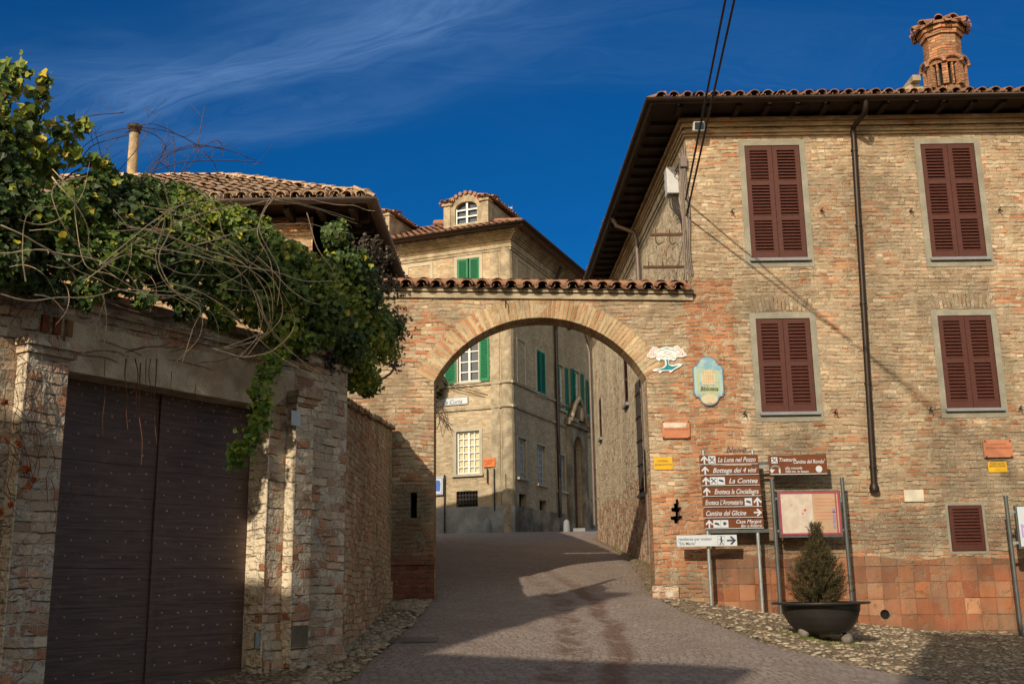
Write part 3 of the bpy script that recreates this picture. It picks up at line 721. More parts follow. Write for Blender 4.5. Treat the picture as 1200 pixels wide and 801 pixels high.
# terracotta facing of the base with its worn top edge
tb=[]; n_=60
for k in range(n_+1):
    u=.02+(HW-.02)*k/n_; tb.append((u,2.02+.10*mnoise.noise(Vector((u*1.3,0,0)))+.04*mnoise.noise(Vector((u*6,2,0)))-.045*(u>1.9)-.03*u*.3))
mb=MB(); mb.panel(FH,[(.02,-.5),(HW,-.5)]+tb[::-1],[circ(hp[0],hp[1],.062,14)],.002,.035); mb.build('base_facing',M['terra'],house)
mb=MB(); mb.panel(FH,circ(hp[0],hp[1],.075,16),[circ(hp[0],hp[1],.058,16)],-.02,.045)
mb.fbox(FH,hp[0]-.055,hp[0]+.055,hp[1]-.055,hp[1]+.055,.004,.012); mb.build('drain_pipe_mouth',M['dark'],house)
# side wall (to the left, going away)
sdir=Vector((2.59-HX,34-18,0)).normalized()
FS=Facade((2.59,34),(-sdir.x,-sdir.y)); SL=(Vector((HX,18,0))-Vector((2.59,34,0))).length
def sside(px_,py_): return FS.hit(px_,py_)
swin=[(1.6,2.15,5.9,7.1),(SL-9.5,SL-9.0,4.1,6.4),(7.2,7.8,6.0,7.2)]
swin[1]=(SL-6.9,SL-6.2,3.6,6.2)
mb=MB(); mb.panel(FS,[(0,0),(SL-.003,0),(SL-.003,ET),(0,ET)],[rp(r) for r in swin],-.4,0)
mb.build('side_wall',M['brick_side'],house)
for i,r in enumerate(swin):
    mb=MB(); mb.ring(FS,r,.06,-.02,.01); w=mb.build('side_window',M['surround'],house)
    if i==1:
        mb=MB()
        for k in range(4): mb.fbox(FS,r[0]+.05+k*.17,r[0]+.075+k*.17,r[2],r[3],.02,.045)
        for k in range(5): mb.fbox(FS,r[0]-.02,r[1]+.02,r[2]+.1+k*.55,r[2]+.125+k*.55,.046,.06)
        mb.build('iron_grille',M['iron'],w)
    else: shutter_leaf(w,'shutter',M['shutter'],FS,r[0],r[1],r[2],r[3],-.03,2,9)
    mb=MB(); mb.fbox(FS,r[0]-.06,r[1]+.06,r[2]-.08,r[2]-.005,-.02,.08); mb.build('sill',M['sill'],w)
    mb=MB(); mb.fbox(FS,r[0]-.02,r[1]+.02,r[2]-.02,r[3]+.02,-.18,-.13); mb.build('window_back',M['dark'],w)
# raised render base along the side wall
# far end and back walls
bx0=Vector((2.59,34,0)); 
mb=MB(); Fb=Facade((HX+HW,34),(-1,0)); mb.fbox(Fb,0,HX+HW-2.6,0,ET,-.4,0); Fr=Facade((HX+HW,18),(0,1)); mb.fbox(Fr,.01,15.99,-.5,ET,-.4,-.003); mb.build('back_wall',M['brick_side'],house)
# cornice: string course, brick frieze, soffit
mb=MB()
zs=FH.hit(1000,155)[1]
for z0,h,o in ((zs-.05,.05,.035),(zs,.05,.07),(ET-.16,.08,.06),(ET-.08,.08,.12)):
    mb.fbox(FH,-.0-o,HW,z0,z0+h-.002,.001,o)
    mb.fbox(FS,0,SL,z0,z0+h-.002,.001,o)
mb.build('cornice',M['cornice'],house)
EO=.62
mb=MB()
# soffit boards and rafters under the eave (front and side)
mb.fbox(FH,-EO,HW+.3,ET+.07,ET+.10,-.4,EO-.03); mb.fbox(FS,-.3,SL-.0,ET+.071,ET+.101,-.4,EO-.02)
mb.build('eave_boards',M['wood'],house)
u=-.2
while u<HW: mb=MB(); mb.fbox(FH,u,u+.09,ET+.0,ET+.069,.122,EO-.06); mb.build('rafter',M['wood'],house); u+=.52
u=.1
while u<SL-.1: mb=MB(); mb.fbox(FS,u,u+.09,ET+.0,ET+.069,.122,EO-.05); mb.build('rafter',M['wood'],house); u+=.52
# roof: hip of two slopes seen from below plus the hidden ones
slope=math.tan(R(22)); zE=ET+.11
pA=FS.p(-.3,0,EO); # far end of side eave
cF=Vector((HX-EO-.02,18-EO,0)); 
mb=MB()
def P3(x,y,z): return Vector((x,y,z))
xr=HX+HW+.3; yb=34.3; yf=18-EO; xl=HX-EO; xlb=pA.x
rz=zE+slope*5.2; ry=(yf+yb)/2
mid=(yf+yb)/2; hr=(yb-yf)/2; rz=zE+slope*min(hr,5.3)
A=[P3(xl,yf,zE),P3(xr,yf,zE),P3(xr,yb,zE),P3(xlb,yb,zE)]
ins=5.3
T=[P3(xl+ins,yf+ins,zE+slope*ins),P3(xr,yf+ins,zE+slope*ins),P3(xr,yb-ins,zE+slope*ins),P3(xlb+ins,yb-ins,zE+slope*ins)]
mb.add(A+T,[(0,1,5,4),(2,3,7,6),(3,0,4,7),(4,5,6,7),(1,2,6,5),(3,2,1,0)])
roof=mb.build('roof',M['tile'],house)
mb=MB()
tiles(mb,P3(xl-.02,yf-.09,zE+.0),(1,0,0),Vector((0,1,slope)),xr-xl,lambda s:min(1.1 if s<5 else 2.4,max(.38,s*1.05)),pitch=.235,clen=.36,rad=.09,seed=11,jit=1.6)
sd=(A[3]-A[0]).normalized()
tiles(mb,P3(xl-.07,yf-.02,zE),sd,Vector((1,0,slope))-sd*0,(A[3]-A[0]).length,lambda s:min(.8,max(.3,s)),pitch=.235,clen=.36,rad=.09,seed=12,jit=1.6)
mb.build('roof_tiles',M['tile'],roof)
mb=MB(); halfpipe_gutter(mb,[P3(xlb-.07,yb,zE-.03),P3(xl-.09,yf-.11,zE-.03),P3(xr,yf-.11,zE-.03)],.085)
mb.build('gutter',M['gutter'],house)
# downpipe
mb=MB(); t0=FH.hit(1003,118,.35);t1=FH.hit(1000,158,.1);t2=FH.hit(1027,568,.1)
mb.tube(smooth_path([FH.p(t0[0]+.05,zE-.09,EO+.09),FH.p(t0[0]+.04,zE-.3,EO-.03),FH.p(t1[0],t1[1]+.12,.16),FH.p(t1[0],t1[1]-.1,.1)],5),.048,10)
ux=(t1[0]+t2[0])/2
mb.tube([FH.p(t1[0],t1[1]-.08,.1),FH.p(t2[0]-.04,t2[1],.1)],.05,10)
for k in range(5):
    zz=lerp(t1[1]-.3,t2[1]+.3,k/4); uu=lerp(t1[0],t2[0]-.04,(t1[1]-zz)/(t1[1]-t2[1])); mb.tube([FH.p(uu,zz-.02,.1),FH.p(uu,zz+.02,.1)],.062,10); mb.fbox(FH,uu-.012,uu+.012,zz-.012,zz+.012,0,.06)
zb=t2[1]; uu=t2[0]-.04
mb.tube([FH.p(uu,zb+.02,.1),FH.p(uu,zb-.05,.1),FH.p(uu,zb-.11,.1)],[.06,.085,.075],12)
mb.build('downpipe',M['gutter'],house)
# side wall downpipe and pipework
mb=MB()
h_=FS.hit(746,275,.1); q=[FS.p(h_[0],zE-.1,EO+.02),FS.p(h_[0],zE-.28,EO-.06),FS.p(h_[0],h_[1]+.06,.16),FS.p(h_[0],h_[1]-.12,.1),FS.p(h_[0],2.2,.1)]; print('pipe',h_,SL)
mb.tube(q,.05,8); mb.build('side_downpipe',M['gutter2'],house)
mb=MB(); mb.tube([FS.p(SL-15.8,zE-.1,.3),FS.p(SL-15.75,8.9,.1),FS.p(SL-15.75,3.4,.1)],.045,8); mb.build('side_downpipe',M['gutter2'],house)
# chimney
cb=Vector((9.12,20.5,10.7))
mb=MB()
def octa(mb,c,prof): mb.lathe(c,prof,8,rot=math.pi/8,smooth=False)
octa(mb,cb,[(.36,0),(.36,.78),(.0,.78)])
ch=mb.build('chimney',M['brick_chim'],house)
mb=MB()
for k in range(8):   # eight piers with slots between them
    a=k*math.pi/4+math.pi/8; p=cb+Vector((math.cos(a)*.375,math.sin(a)*.375,1.02)); mb.box(p,.11,.11,.48,a)
    a2=a+math.pi/8; p=cb+Vector((math.cos(a2)*.355,math.sin(a2)*.355,1.02)); mb.box(p,.06,.035,.48,a2)
octa(mb,cb+Vector((0,0,1.26)),[(.0,0),(.43,0),(.44,.05),(.37,.13),(.37,.66),(.42,.66),(.43,.74),(.40,.75),(.46,.76),(.48,.86),(0,.87)])
for k in range(8):   # little arched hoods over the slots
    a=k*math.pi/4; c=cb+Vector((math.cos(a)*.40,math.sin(a)*.40,1.24)); T=Vector((-math.sin(a),math.cos(a),0)); N_=Vector((math.cos(a),math.sin(a),0))
    mb.tube([c+T*(.19*math.cos(t_))+Vector((0,0,.15*math.sin(t_)))+N_*.03 for t_ in [math.pi*i/8 for i in range(9)]],.042,6)
mb.build('chimney_head',M['brick_chim'],ch)
mb=MB(); mb.lathe(cb+Vector((0,0,.80)),[(.25,0),(.25,.46)],8); mb.build('chimney_void',M['dark'],ch)
mb=MB(); rc=random.Random(9)
for k in range(22):
    a=k*2*math.pi/22+rc.uniform(-.05,.05); d=Vector((math.cos(a),math.sin(a),0)); T=Vector((-math.sin(a),math.cos(a),0))
    ra=.085 if k%2 else .07; base=cb+Vector((0,0,2.13+(0.03 if k%2 else 0)))
    A=[];B=[]
    for i in range(6):
        t_=math.pi*i/5; h=math.sin(t_)*ra*(1 if k%2 else -.5)
        A.append(base+d*(.60+rc.uniform(-.02,.02))+T*(math.cos(t_)*ra)+Vector((0,0,h+.0))); B.append(base+d*.2+T*(math.cos(t_)*ra*.5)+Vector((0,0,h*.6+.17)))
    A2=[p-Vector((0,0,.02)) for p in A]; B2=[p-Vector((0,0,.02)) for p in B]
    idu,idv=rc.random(),rc.random()
    fs=[(i,i+1,7+i-1+0,6+i) for i in range(5)]
    fs=[(i,i+1,6+i+1,6+i) for i in range(5)]+[(12+i,18+i,18+i+1,12+i+1) for i in range(5)]+[(i,12+i,12+i+1,i+1) for i in range(5)]
    mb.add(A+B+A2+B2,fs,uvs=[[(idu,idv)]*4]*len(fs))
mb.lathe(cb+Vector((0,0,2.12)),[(.52,-.02),(.54,.02),(.22,.24),(0,.30)],12)
mb.build('chimney_tiles',M['tile'],ch)
# little vent dormer poking out left of the chimney
mb=MB(); c=atY(1072,104,20.0); 
mb.add([c+Vector((-.45,0,-.45)),c+Vector((.45,0,-.45)),c+Vector((.45,0,0-.12)),c+Vector((0,0,.14)),c+Vector((-.45,0,-.12)),
        c+Vector((-.45,1,-.45)),c+Vector((.45,1,-.45)),c+Vector((.45,1,-.12)),c+Vector((0,1,.14)),c+Vector((-.45,1,-.12))],
       [(0,1,2,3,4),(9,8,7,6,5),(2,7,8,3),(3,8,9,4),(1,6,7,2),(0,4,9,5)])
mb.box(c+Vector((0,.3,.17)),.16,.9,.12)
mb.build('roof_vent',M['moulding'],house)
# ================================================================== PALAZZO (far building)
PD=.93; dL=Vector((.93,-.368,0)).normalized(); dR=Vector((dL.y*-1,dL.x,0))   # dR=(.368,.93)
PC=(-.02,40.0)
FL=Facade(PC,dL); FR=Facade(PC,dR)
pal=thing('palazzo',(PC[0],PC[1],3.4),'three-storey tan palazzo with green shutters and dormers seen through and above the arch','palazzo')
PW,PR=16.0,34.0; PE=15.22
def bL(x0,y0,x1,y1): return FL.box4(x0,y0,x1,y1)
def bR(x0,y0,x1,y1): return FR.box4(x0,y0,x1,y1)
w_top=FL.rect((536,304),(562,302),(536,332),(562,331)); 
w_first=FL.rect((537,401),(561,398),(537,448),(561,446))
w_grd=FL.rect((535,506),(562,504),(535,556),(562,554))
w_base=FL.rect((535,576),(560,574),(535,594),(560,593))
Lh=[w_top,w_first,w_grd,w_base]
# further bays of the left face repeat to the left, behind the garage
step=w_top[0]-FL.rect((479,312),(506,308),(479,332),(506,330))[0]
more=[(r[0]-2*step,r[1]-2*step,r[2],r[3]) for r in Lh]
mb=MB(); mb.panel(FL,[(-PW,2.5),(0,2.5),(0,PE),(-PW,PE)],[rp(r) for r in Lh+more],-.4,0); mb.build('street_wall',M['brick_far'],pal)
Rw_sh=[FR.rect((628.6,409),(638.7,415),(628.6,460),(638.7,466)),]
Rw_open=[FR.rect((654.5,427),(660.5,430),(654.5,478),(660.5,481)),FR.rect((673,434),(679,437),(673,484),(679,487)),FR.rect((690,447),(694.5,450),(690,492),(694.5,495))]
Rg=[FR.rect((606.8,511),(616.5,516),(606.8,558),(616.5,561)),FR.rect((629,520),(639,524),(629,566),(639,568)),FR.rect((653,531),(662,535),(653,573),(662,576)),FR.rect((692.5,547),(699.5,550),(692.5,583),(699.5,585))]
Rb=[FR.rect((608,577),(616,580),(608,596),(616,598)),FR.rect((632,585),(640,587),(632,601),(640,603))]
door=FR.rect((671,512),(679.5,517),(671,619),(679.5,620))
dm=(door[0]+door[1])/2; dw=1.5; dz0=FR.hit(675,620)[1]; dz1=FR.hit(675,512)[1]
door=(dm-dw/2,dm+dw/2,dz0,dz1)
print('palazzo door',door,'eave',FL.hit(600,263),[tuple(round(x,2) for x in r) for r in Lh])
for r in Rw_sh+Rw_open+Rg+Rb: print('R',[round(x,2) for x in r])
Rg=[(r[0],r[1],r[2],r[3]) for r in Rg]
dh=[(door[0],door[2]-1),(door[1],door[2]-1)]+[(dm+dw/2*math.cos(math.pi*i/12),dz1-dw/2+dw/2*math.sin(math.pi*i/12)) for i in range(13)]
mb=MB(); mb.panel(FR,[(0,2.5),(PR,2.5),(PR,PE),(0,PE)],[rp(r) for r in Rw_sh+Rw_open+Rg+Rb]+[dh],-.4,-.003); mb.build('side_wall',M['brick_far'],pal)
mb=MB(); mb.fbox(FR,PR-.4,PR,2.5,PE,-14,-.41); mb.fbox(FL,-PW,-PW+.4,2.5,PE,-30,-.41); mb.build('back_wall',M['brick_far'],pal)
# corner pilaster, strings, cornice
mb=MB()
mb.lathe(Vector((PC[0],PC[1],0))+Vector((0,0,2.6))-dL*.24+dR*.16,[(.27,0),(.27,PE-3.3)],28)
mb.fbox(FL,-.86,-.50,2.6,PE-.8,.001,.04)
mb.build('corner_pilaster',M['moulding'],pal)
mb=MB()
def stringL(py_,h,o,px_=575): z=FL.hit(px_,py_)[1]; mb.fbox(FL,-PW,o,z-h/2,z+h/2,.001,o)
def stringR(px_,py_,h,o): z=FR.hit(px_,py_)[1]; mb.fbox(FR,-.0,PR,z-h/2,z+h/2,.001,o)
stringL(449,.10,.07);stringL(477,.10,.07)
for z,h in ((FL.hit(575,449)[1],.1),(FL.hit(575,477)[1],.1)):
    mb.fbox(FR,0,PR,z-h/2,z+h/2,.001,.07)
    mb.lathe(Vector((PC[0],PC[1],z-h/2-.001))-dL*.24+dR*.16,[(.27,0),(.33,.001),(.33,h),(.27,h)],20)
mb.build('string_courses',M['moulding'],pal)
mb=MB(); eo=.75
prof=[(-.78,.05,.10),(-.68,.09,.05),(-.62,.04,.24),(-.37,.10,.06),(-.31,.16,.06),(-.25,.25,.06),(-.19,.36,.06),(-.13,.48,.12)]
for z,o,h in prof:
    mb.fbox(FL,-PW,o,PE+z,PE+z+h-.004,.0005,o); mb.fbox(FR,0.001,PR,PE+z+.001,PE+z+h-.005,.0005,o)
mb.build('cornice',M['moulding'],pal)
# plinth
mb=MB(); zp=FL.hit(550,594)[1]; mb.fbox(FL,-PW,.062,2.4,zp,.001,.06); mb.build('plinth',M['plinth'],pal)
mb=MB(); mb.fbox(FR,.062,door[0]-.5,2.4,zp-.02,.001,.06); mb.fbox(FR,door[1]+.5,PR,2.4,zp+.5,.001,.06); mb.build('plinth',M['plinth2'],pal)
# windows on the sunny face
def sash(w,F,r,nx,nz,frm='white',glass='glass',o=-.12,bar=.04):
    mb=MB(); u0,u1,z0,z1=r
    f=.06
    mb.ring(F,(u0+f,u1-f,z0+f,z1-f),f-.004,o-.03,o+.03)
    um=(u0+u1)/2; mb.fbox(F,um-.04,um+.04,z0+f,z1-f,o-.02,o+.035)
    for (a,b) in ((u0+f,um-.04),(um+.04,u1-f)):
        for k in range(1,nx): x=a+(b-a)*k/nx; mb.fbox(F,x-bar/2,x+bar/2,z0+f,z1-f,o-.015,o+.02)
        for k in range(1,nz): z=z0+(z1-z0)*k/nz; mb.fbox(F,a,b,z-bar/2,z+bar/2,o-.014,o+.021)
    s=mb.build('sash',M[frm],w)
    mb=MB(); mb.fbox(F,u0,u1,z0,z1,o-.06,o-.04); mb.build('pane',M[glass],w)
def simpwin(root,F,r,sur=.1,mat='farsurround',nx=1,nz=3,glass='glass',sillo=.12,frm='white',label=None):
    mb=MB(); mb.ring(F,r,sur,-.02,.03); w=mb.build('window',M[mat],root)
    if label: w['label']=label
    sash(w,F,r,nx,nz,frm,glass)
    mb=MB(); mb.fbox(F,r[0]-sur-.05,r[1]+sur+.05,r[2]-.1,r[2]-.012,.031,sillo); mb.build('sill',M['farsurround'],w)
    return w
for j,(dx_) in enumerate((0,-2*step)):
    sh=lambda r:(r[0]+dx_,r[1]+dx_,r[2],r[3])
    r=sh(w_top); mb=MB(); mb.ring(FL,r,.13,-.02,.03); w=mb.build('window',M['farsurround'],pal); um=(r[0]+r[1])/2
    if not dx_: w['label']='attic window with closed green shutters'
    for a,b in ((r[0]+.005,um-.03),(um+.03,r[1]-.005)): shutter_leaf(w,'shutter',M['green'],FL,a,b,r[2],r[3],-.03,1,20,fr=.07)
    mb=MB(); mb.fbox(FL,r[0],r[1],r[2],r[3],-.15,-.11); mb.build('window_back',M['green'],w)
    r=sh(w_first); w=simpwin(pal,FL,r,.08,nx=1,nz=4,label=None if dx_ else 'first floor window with open green shutters')
    lw=(r[1]-r[0])/2
    shutter_leaf(w,'shutter',M['green'],FL,r[0]-lw-.12,r[0]-.06,r[2]-.05,r[3]+.05,.035,1,26,fr=.07)
    shutter_leaf(w,'shutter',M['green'],FL,r[1]+.06,r[1]+lw+.02,r[2]-.05,r[3]+.05,.035,1,26,fr=.07)
    r=sh(w_grd); w=simpwin(pal,FL,r,.12,nx=2,nz=6,glass='curtain',label=None if dx_ else 'ground floor window with white bars and yellow curtain')
    r=sh(w_base); mb=MB(); mb.ring(FL,r,.04,-.02,.01); w=mb.build('basement_window',M['moulding'],pal)
    mb=MB()
    for k in range(1,7): x=lerp(r[0],r[1],k/7); mb.fbox(FL,x-.012,x+.012,r[2],r[3],-.05,-.03)
    for k in range(1,4): z=lerp(r[2],r[3],k/4); mb.fbox(FL,r[0],r[1],z-.012,z+.012,-.052,-.028)
    mb.build('iron_grille',M['iron'],w); mb=MB(); mb.fbox(FL,r[0]-.01,r[1]+.01,r[2]-.01,r[3]+.01,-.3,-.2); mb.build('window_back',M['dark'],w)
# blind panels
def blind(root,F,r,o=.03,s=.13,mat='farsurround'):
    mb=MB(); mb.ring(F,r,s,.001,o); mb.build('blind_window',M[mat],root)
blind(pal,FL,(w_top[0]-step,w_top[1]-step,w_top[2],w_top[3]-.05))
blind(pal,FR,FR.rect((606,397),(615,402),(606,448),(615,452)),.04,.08)
blind(pal,FR,FR.rect((606,305),(622,315),(606,345),(622,352)),.04,.08)
for r in Rw_sh:
    mb=MB(); mb.ring(FR,r,.08,-.02,.03); w=mb.build('window',M['farsurround'],pal); um=(r[0]+r[1])/2
    for a,b in ((r[0]+.005,um-.01),(um+.01,r[1]-.005)): shutter_leaf(w,'shutter',M['green'],FR,a,b,r[2],r[3],-.01,1,22,fr=.07)
    mb=MB(); mb.fbox(FR,r[0],r[1],r[2],r[3],-.15,-.11); mb.build('window_back',M['dark'],w)
for r in Rw_open:
    w=simpwin(pal,FR,r,.08,nx=1,nz=3); lw=(r[1]-r[0])/2+.05
    shutter_leaf(w,'shutter',M['green'],FR,r[0]-lw-.1,r[0]-.08,r[2],r[3],.04,1,22,fr=.07); shutter_leaf(w,'shutter',M['green'],FR,r[1]+.08,r[1]+lw+.1,r[2],r[3],.04,1,22,fr=.07)
for r in Rg: simpwin(pal,FR,r,.1,nx=2,nz=6,frm='grey')
for r in Rb:
    mb=MB(); mb.ring(FR,r,.06,-.02,.015); w=mb.build('basement_window',M['moulding'],pal)
    mb=MB(); mb.fbox(FR,r[0]-.01,r[1]+.01,r[2]-.01,r[3]+.01,-.25,-.2); mb.build('window_back',M['dark'],w)
# portal
pd=tag(MB().panel(FR,[(door[0]-.55,door[2]-.1),(door[0],door[2]-.1)]+[(dm-dw/2*math.cos(math.pi*i/12),dz1-dw/2+dw/2*math.sin(math.pi*i/12)) for i in range(13)]+[(door[1],door[2]-.1),(door[1]+.55,door[2]-.1),(door[1]+.55,dz1+.35),(door[0]-.55,dz1+.35)],[],.001,.16).build('portal',M['plinth2'],pal))
mb=MB(); mb.fbox(FR,door[0]-.75,door[1]+.75,dz1+.36,dz1+.5,.001,.32); mb.fbox(FR,door[0]-.7,door[0]+.1,dz1+.5,dz1+.66,.001,.42); mb.fbox(FR,door[1]-.1,door[1]+.7,dz1+.5,dz1+.66,.001,.42)
mb.tube(smooth_path([FR.p(door[0]-.3,dz1+.7,.2),FR.p(dm-.5,dz1+1.35,.22),FR.p(dm,dz1+1.65,.22),FR.p(dm+.5,dz1+1.35,.22),FR.p(door[1]+.3,dz1+.7,.2)],5),.13,8)
mb.lathe(FR.p(dm,dz1+.66,.12),[(.28,0),(.34,.3),(.26,.6),(.1,.75),(0,.76)],12)
mb.build('portal_pediment',M['plinth2'],pd)
mb=MB(); mb.panel(FR,dh,[],-.3,-.22)
for k in range(4): mb.fbox(FR,dm-.6+(k%2)*.66,dm-.06+(k%2)*.66,dz0+.3+(k//2)*1.3,dz0+1.4+(k//2)*1.3,-.22,-.19)
mb.build('door',simple('dark_brown_door',(.09,.035,.02),.5),pal)
mb=MB(); mb.fbox(FR,door[0]-.5,door[1]+.5,dz0-.5,dz0+.0,.161,.75); mb.build('door_step',M['sill'],pal)
# lamp bracket, downpipe
mb=MB(); d0=FR.hit(648,375); mb.tube([FR.p(d0[0],PE-.2,.45),FR.p(d0[0],PE-.9,.12),FR.p(d0[0],4.3,.12)],.075,8); mb.build('downpipe',M['iron'],pal)
mb=MB(); q=FR.hit(690,391); mb.box(FR.p(q[0],q[1],.35),.55,.35,.22,math.atan2(dR.y,dR.x)); mb.tube([FR.p(q[0],q[1],.0),FR.p(q[0],q[1]+.05,.3)],.03,6); mb.build('wall_lamp',M['white'],pal)
# roof
slope=math.tan(R(24)); zE=PE+.0; eo=.72
c0=FL.p(eo,zE,eo); cl=FL.p(-PW,zE,eo); cr=FR.p(PR,zE,eo); ins=7
mb=MB(); up=Vector((0,0,slope*ins))
cc=Vector((c0.x,c0.y,0))-dL*ins+dR*ins; T0=Vector((cc.x,cc.y,zE+slope*ins)); T1=cl+dR*ins+up; T2=cr-dL*ins+up
bk1=cl+dR*ins*2; bk2=cr-dL*ins*2
mb.add([c0,cl,cr,T0,T1,T2,bk1,bk2],[(0,3,4,1),(0,2,5,3),(1,4,6),(2,7,5)])
mb.add([FL.p(-PW,zE-.01,eo),FL.p(eo,zE-.01,eo),FL.p(0,zE-.01,-1),FL.p(-PW,zE-.01,-1)],[(0,1,2,3)])
mb.add([FR.p(-eo,zE-.012,eo),FR.p(PR,zE-.012,eo),FR.p(PR,zE-.012,-1),FR.p(0,zE-.012,-1)],[(0,1,2,3)])
rf=mb.build('roof',M['tile_red'],pal)
mb=MB()
tiles(mb,c0-dR*.08,-dL,dR+Vector((0,0,slope)),PW,lambda s:min(4.6,max(.4,s)),pitch=.27,clen=.5,rad=.105,seed=21,ns=5)
tiles(mb,c0+dL*.08,dR,-dL+Vector((0,0,slope)),PR,lambda s:min(1.2,max(.4,s)),pitch=.27,clen=.5,rad=.105,seed=22,ns=4)
mb.tube([c0+Vector((0,0,.05)),T0+Vector((0,0,.1))],.14,8)
mb.build('roof_tiles',M['tile_red'],rf)
mb=MB(); g0=c0-dR*.17+dL*.17+Vector((0,0,-.0)); halfpipe_gutter(mb,[cl-dR*.17,g0,cr+dL*.17],.12); mb.build('gutter',M['gutter'],pal)
# dormers
def dormer(uc,back,sc=1.0):
    F=Facade(FL.p(0,0,-back).xy,dL); zr=zE+slope*(back+eo)-.25
    w=.62*sc; H=1.75*sc; pw_=.38*sc
    hole=[(uc-w,zr+.55*sc),(uc+w,zr+.55*sc)]+[(uc+w*math.cos(math.pi*i/10),zr+1.35*sc+.38*sc*math.sin(math.pi*i/10)) for i in range(11)]
    arc=[(uc+(w+.24*sc)*math.cos(math.pi*i/10),zr+1.5*sc+.62*sc*math.sin(math.pi*i/10)) for i in range(11)]
    mb=MB(); mb.panel(F,[(uc-w-.24*sc,zr-.4),(uc+w+.24*sc,zr-.4)]+arc,[hole],-.3,.06)
    for s_ in (-1,1):
        a=uc+s_*(w+.24*sc); b=uc+s_*(w+.24*sc+pw_); mb.fbox(F,min(a,b),max(a,b),zr-.6,zr+H,-.32,.1)
        mb.fbox(F,min(a,b)-.05,max(a,b)+.05,zr+H-.12,zr+H-.02,-.3,.18)
    mb.fbox(F,uc-w-.6*sc,uc+w+.6*sc,zr-.6,zr+H-.05,-3.2,-.33)
    d=mb.build('dormer',M['moulding'],rf)
    mb=MB(); o=-.08
    for u_ in (uc,): mb.fbox(F,u_-.04,u_+.04,zr+.55*sc,zr+1.7*sc,o,o+.05)
    for s_ in (-1,1): mb.fbox(F,uc+s_*w-.05,uc+s_*w+.05,zr+.55*sc,zr+1.42*sc,o,o+.04)
    for z_ in (.57,.95,1.32): mb.fbox(F,uc-w,uc+w,zr+z_*sc-.03,zr+z_*sc+.03,o+.001,o+.045)
    mb.build('dormer_window',M['white'],d)
    mb=MB(); mb.panel(F,hole,[],-.2,-.15); mb.build('dormer_glass',M['glass'],d)
    mb=MB(); base=F.p(0,0,0)
    # tiled caps: one over each pier, a low vault over the middle
    for s_ in (-1,1):
        c=F.p(uc+s_*(w+.24*sc+pw_/2),zr+H,.1)
        tiles(mb,c-dL*(pw_/2+.12)-dR*.12,dL,dR+Vector((0,0,.28)),pw_+.3,lambda s:1.0,pitch=.24,clen=.4,rad=.11,seed=30+s_,jit=1.8)
        tiles(mb,c+dL*s_*(pw_/2+.2)-dR*.05-Vector((0,0,0.03)),dR,-dL*s_+Vector((0,0,.3)),3.0,lambda s:.7,pitch=.24,clen=.4,rad=.11,seed=33+s_,jit=1.8)
    for i in range(9):
        t0=math.pi*i/9+math.pi*.055; u_=uc+(w+.2*sc)*math.cos(t0); z_=zr+1.56*sc+.62*sc*math.sin(t0)
        mb.tube([F.p(u_,z_,.16),F.p(u_,z_+.02,-3.0)],.085,6)
    mb.build('dormer_tiles',M['tile_red'],d)
ud,_=FL.hit(541,262); dormer(ud,.5,.80)
ud2,_=FL.hit(426,275); dormer(ud2,.5,.80)
# antenna
ant=FL.hit(583,246); pz=FL.p(ant[0],14.6,-2.5)
mb=MB(); q=atY(583,246,44); q2=atY(600,244,44.5); mb.tube([q,q2],.05,5); 
for k in range(5): p=q.lerp(q2,k/4); mb.tube([p-Vector((0,.25,0)),p+Vector((0,.25,0))],.012,4)
mb.tube([Vector((q.x,q.y,PE+.8)),q+Vector((0,0,.1))],.03,5); tag(mb.build('antenna',M['white'],rf))
# signs on the palazzo -> things of their own
def P(F,mat,r,o0,o1,name,label,cat,bev=0):
    mb=MB(); mb.fbox(F,r[0],r[1],r[2],r[3],o0,o1); o=mb.build(name,M[mat],bevel=bev); return tag(o,label,cat)
def lettering(F,root,items,mat,o,name='lettering'):
    mb=MB()
    for it in items: text_mb(mb,F,it[0],it[1],it[2],it[3],it[4],o,*(it[5:]))
    return mb.build(name,M[mat],root)
r=FL.rect((509,466),(549,466),(509,475),(549,475)); sg=P(FL,'signwhite',r,.03,.05,'street_name_sign','long pale blue-white street name plate on the palazzo below the dark hanging plant','sign')
lettering(FL,sg,[('La Curta',lerp(r[0],r[1],.25),lerp(r[0],r[1],.85),(r[2]+r[3])/2-.02,(r[3]-r[2])*.55,.3,'C')],'navy',.053)
mb=MB(); mb.ring(FL,(r[0]+.02,r[1]-.02,r[2]+.02,r[3]-.02),.018,.050,.056); mb.build('sign_border',M['sill'],sg)
r=FL.rect((509,559),(521,559),(509,580),(521,580)); sg=P(FL,'signwhite',r,.1,.16,'framed_notice','small framed blue and white notice fixed low on the palazzo wall beside the arch pillar','sign',.02)
mb=MB(); uc=(r[0]+r[1])/2; zc=(r[2]+r[3])/2; poly_mb(mb,FL,[(uc-.1,zc-.2),(uc+.1,zc-.2),(uc+.12,zc+.1)]+circ(uc,zc+.1,.12,8,0,math.pi)[1:],.161,.166); mb.ring(FL,(r[0]+.05,r[1]-.05,r[2]+.05,r[3]-.05),.015,.161,.166); mb.build('notice_picture',simple('blue_print',(.05,.12,.42),.5),sg)
r=FL.rect((567,537),(581,536),(567,547),(581,547)); sg=P(FL,'orange',r,.055,.08,'orange_plaque','small orange plaque on the sunny palazzo wall right of the barred window','sign')
lettering(FL,sg,[('PALAZZO',r[0]+.06,r[1]-.06,r[3]-.11,.07,0,'C'),('CONTI',r[0]+.12,r[1]-.12,r[3]-.23,.07,0,'C')],'rust',.082)
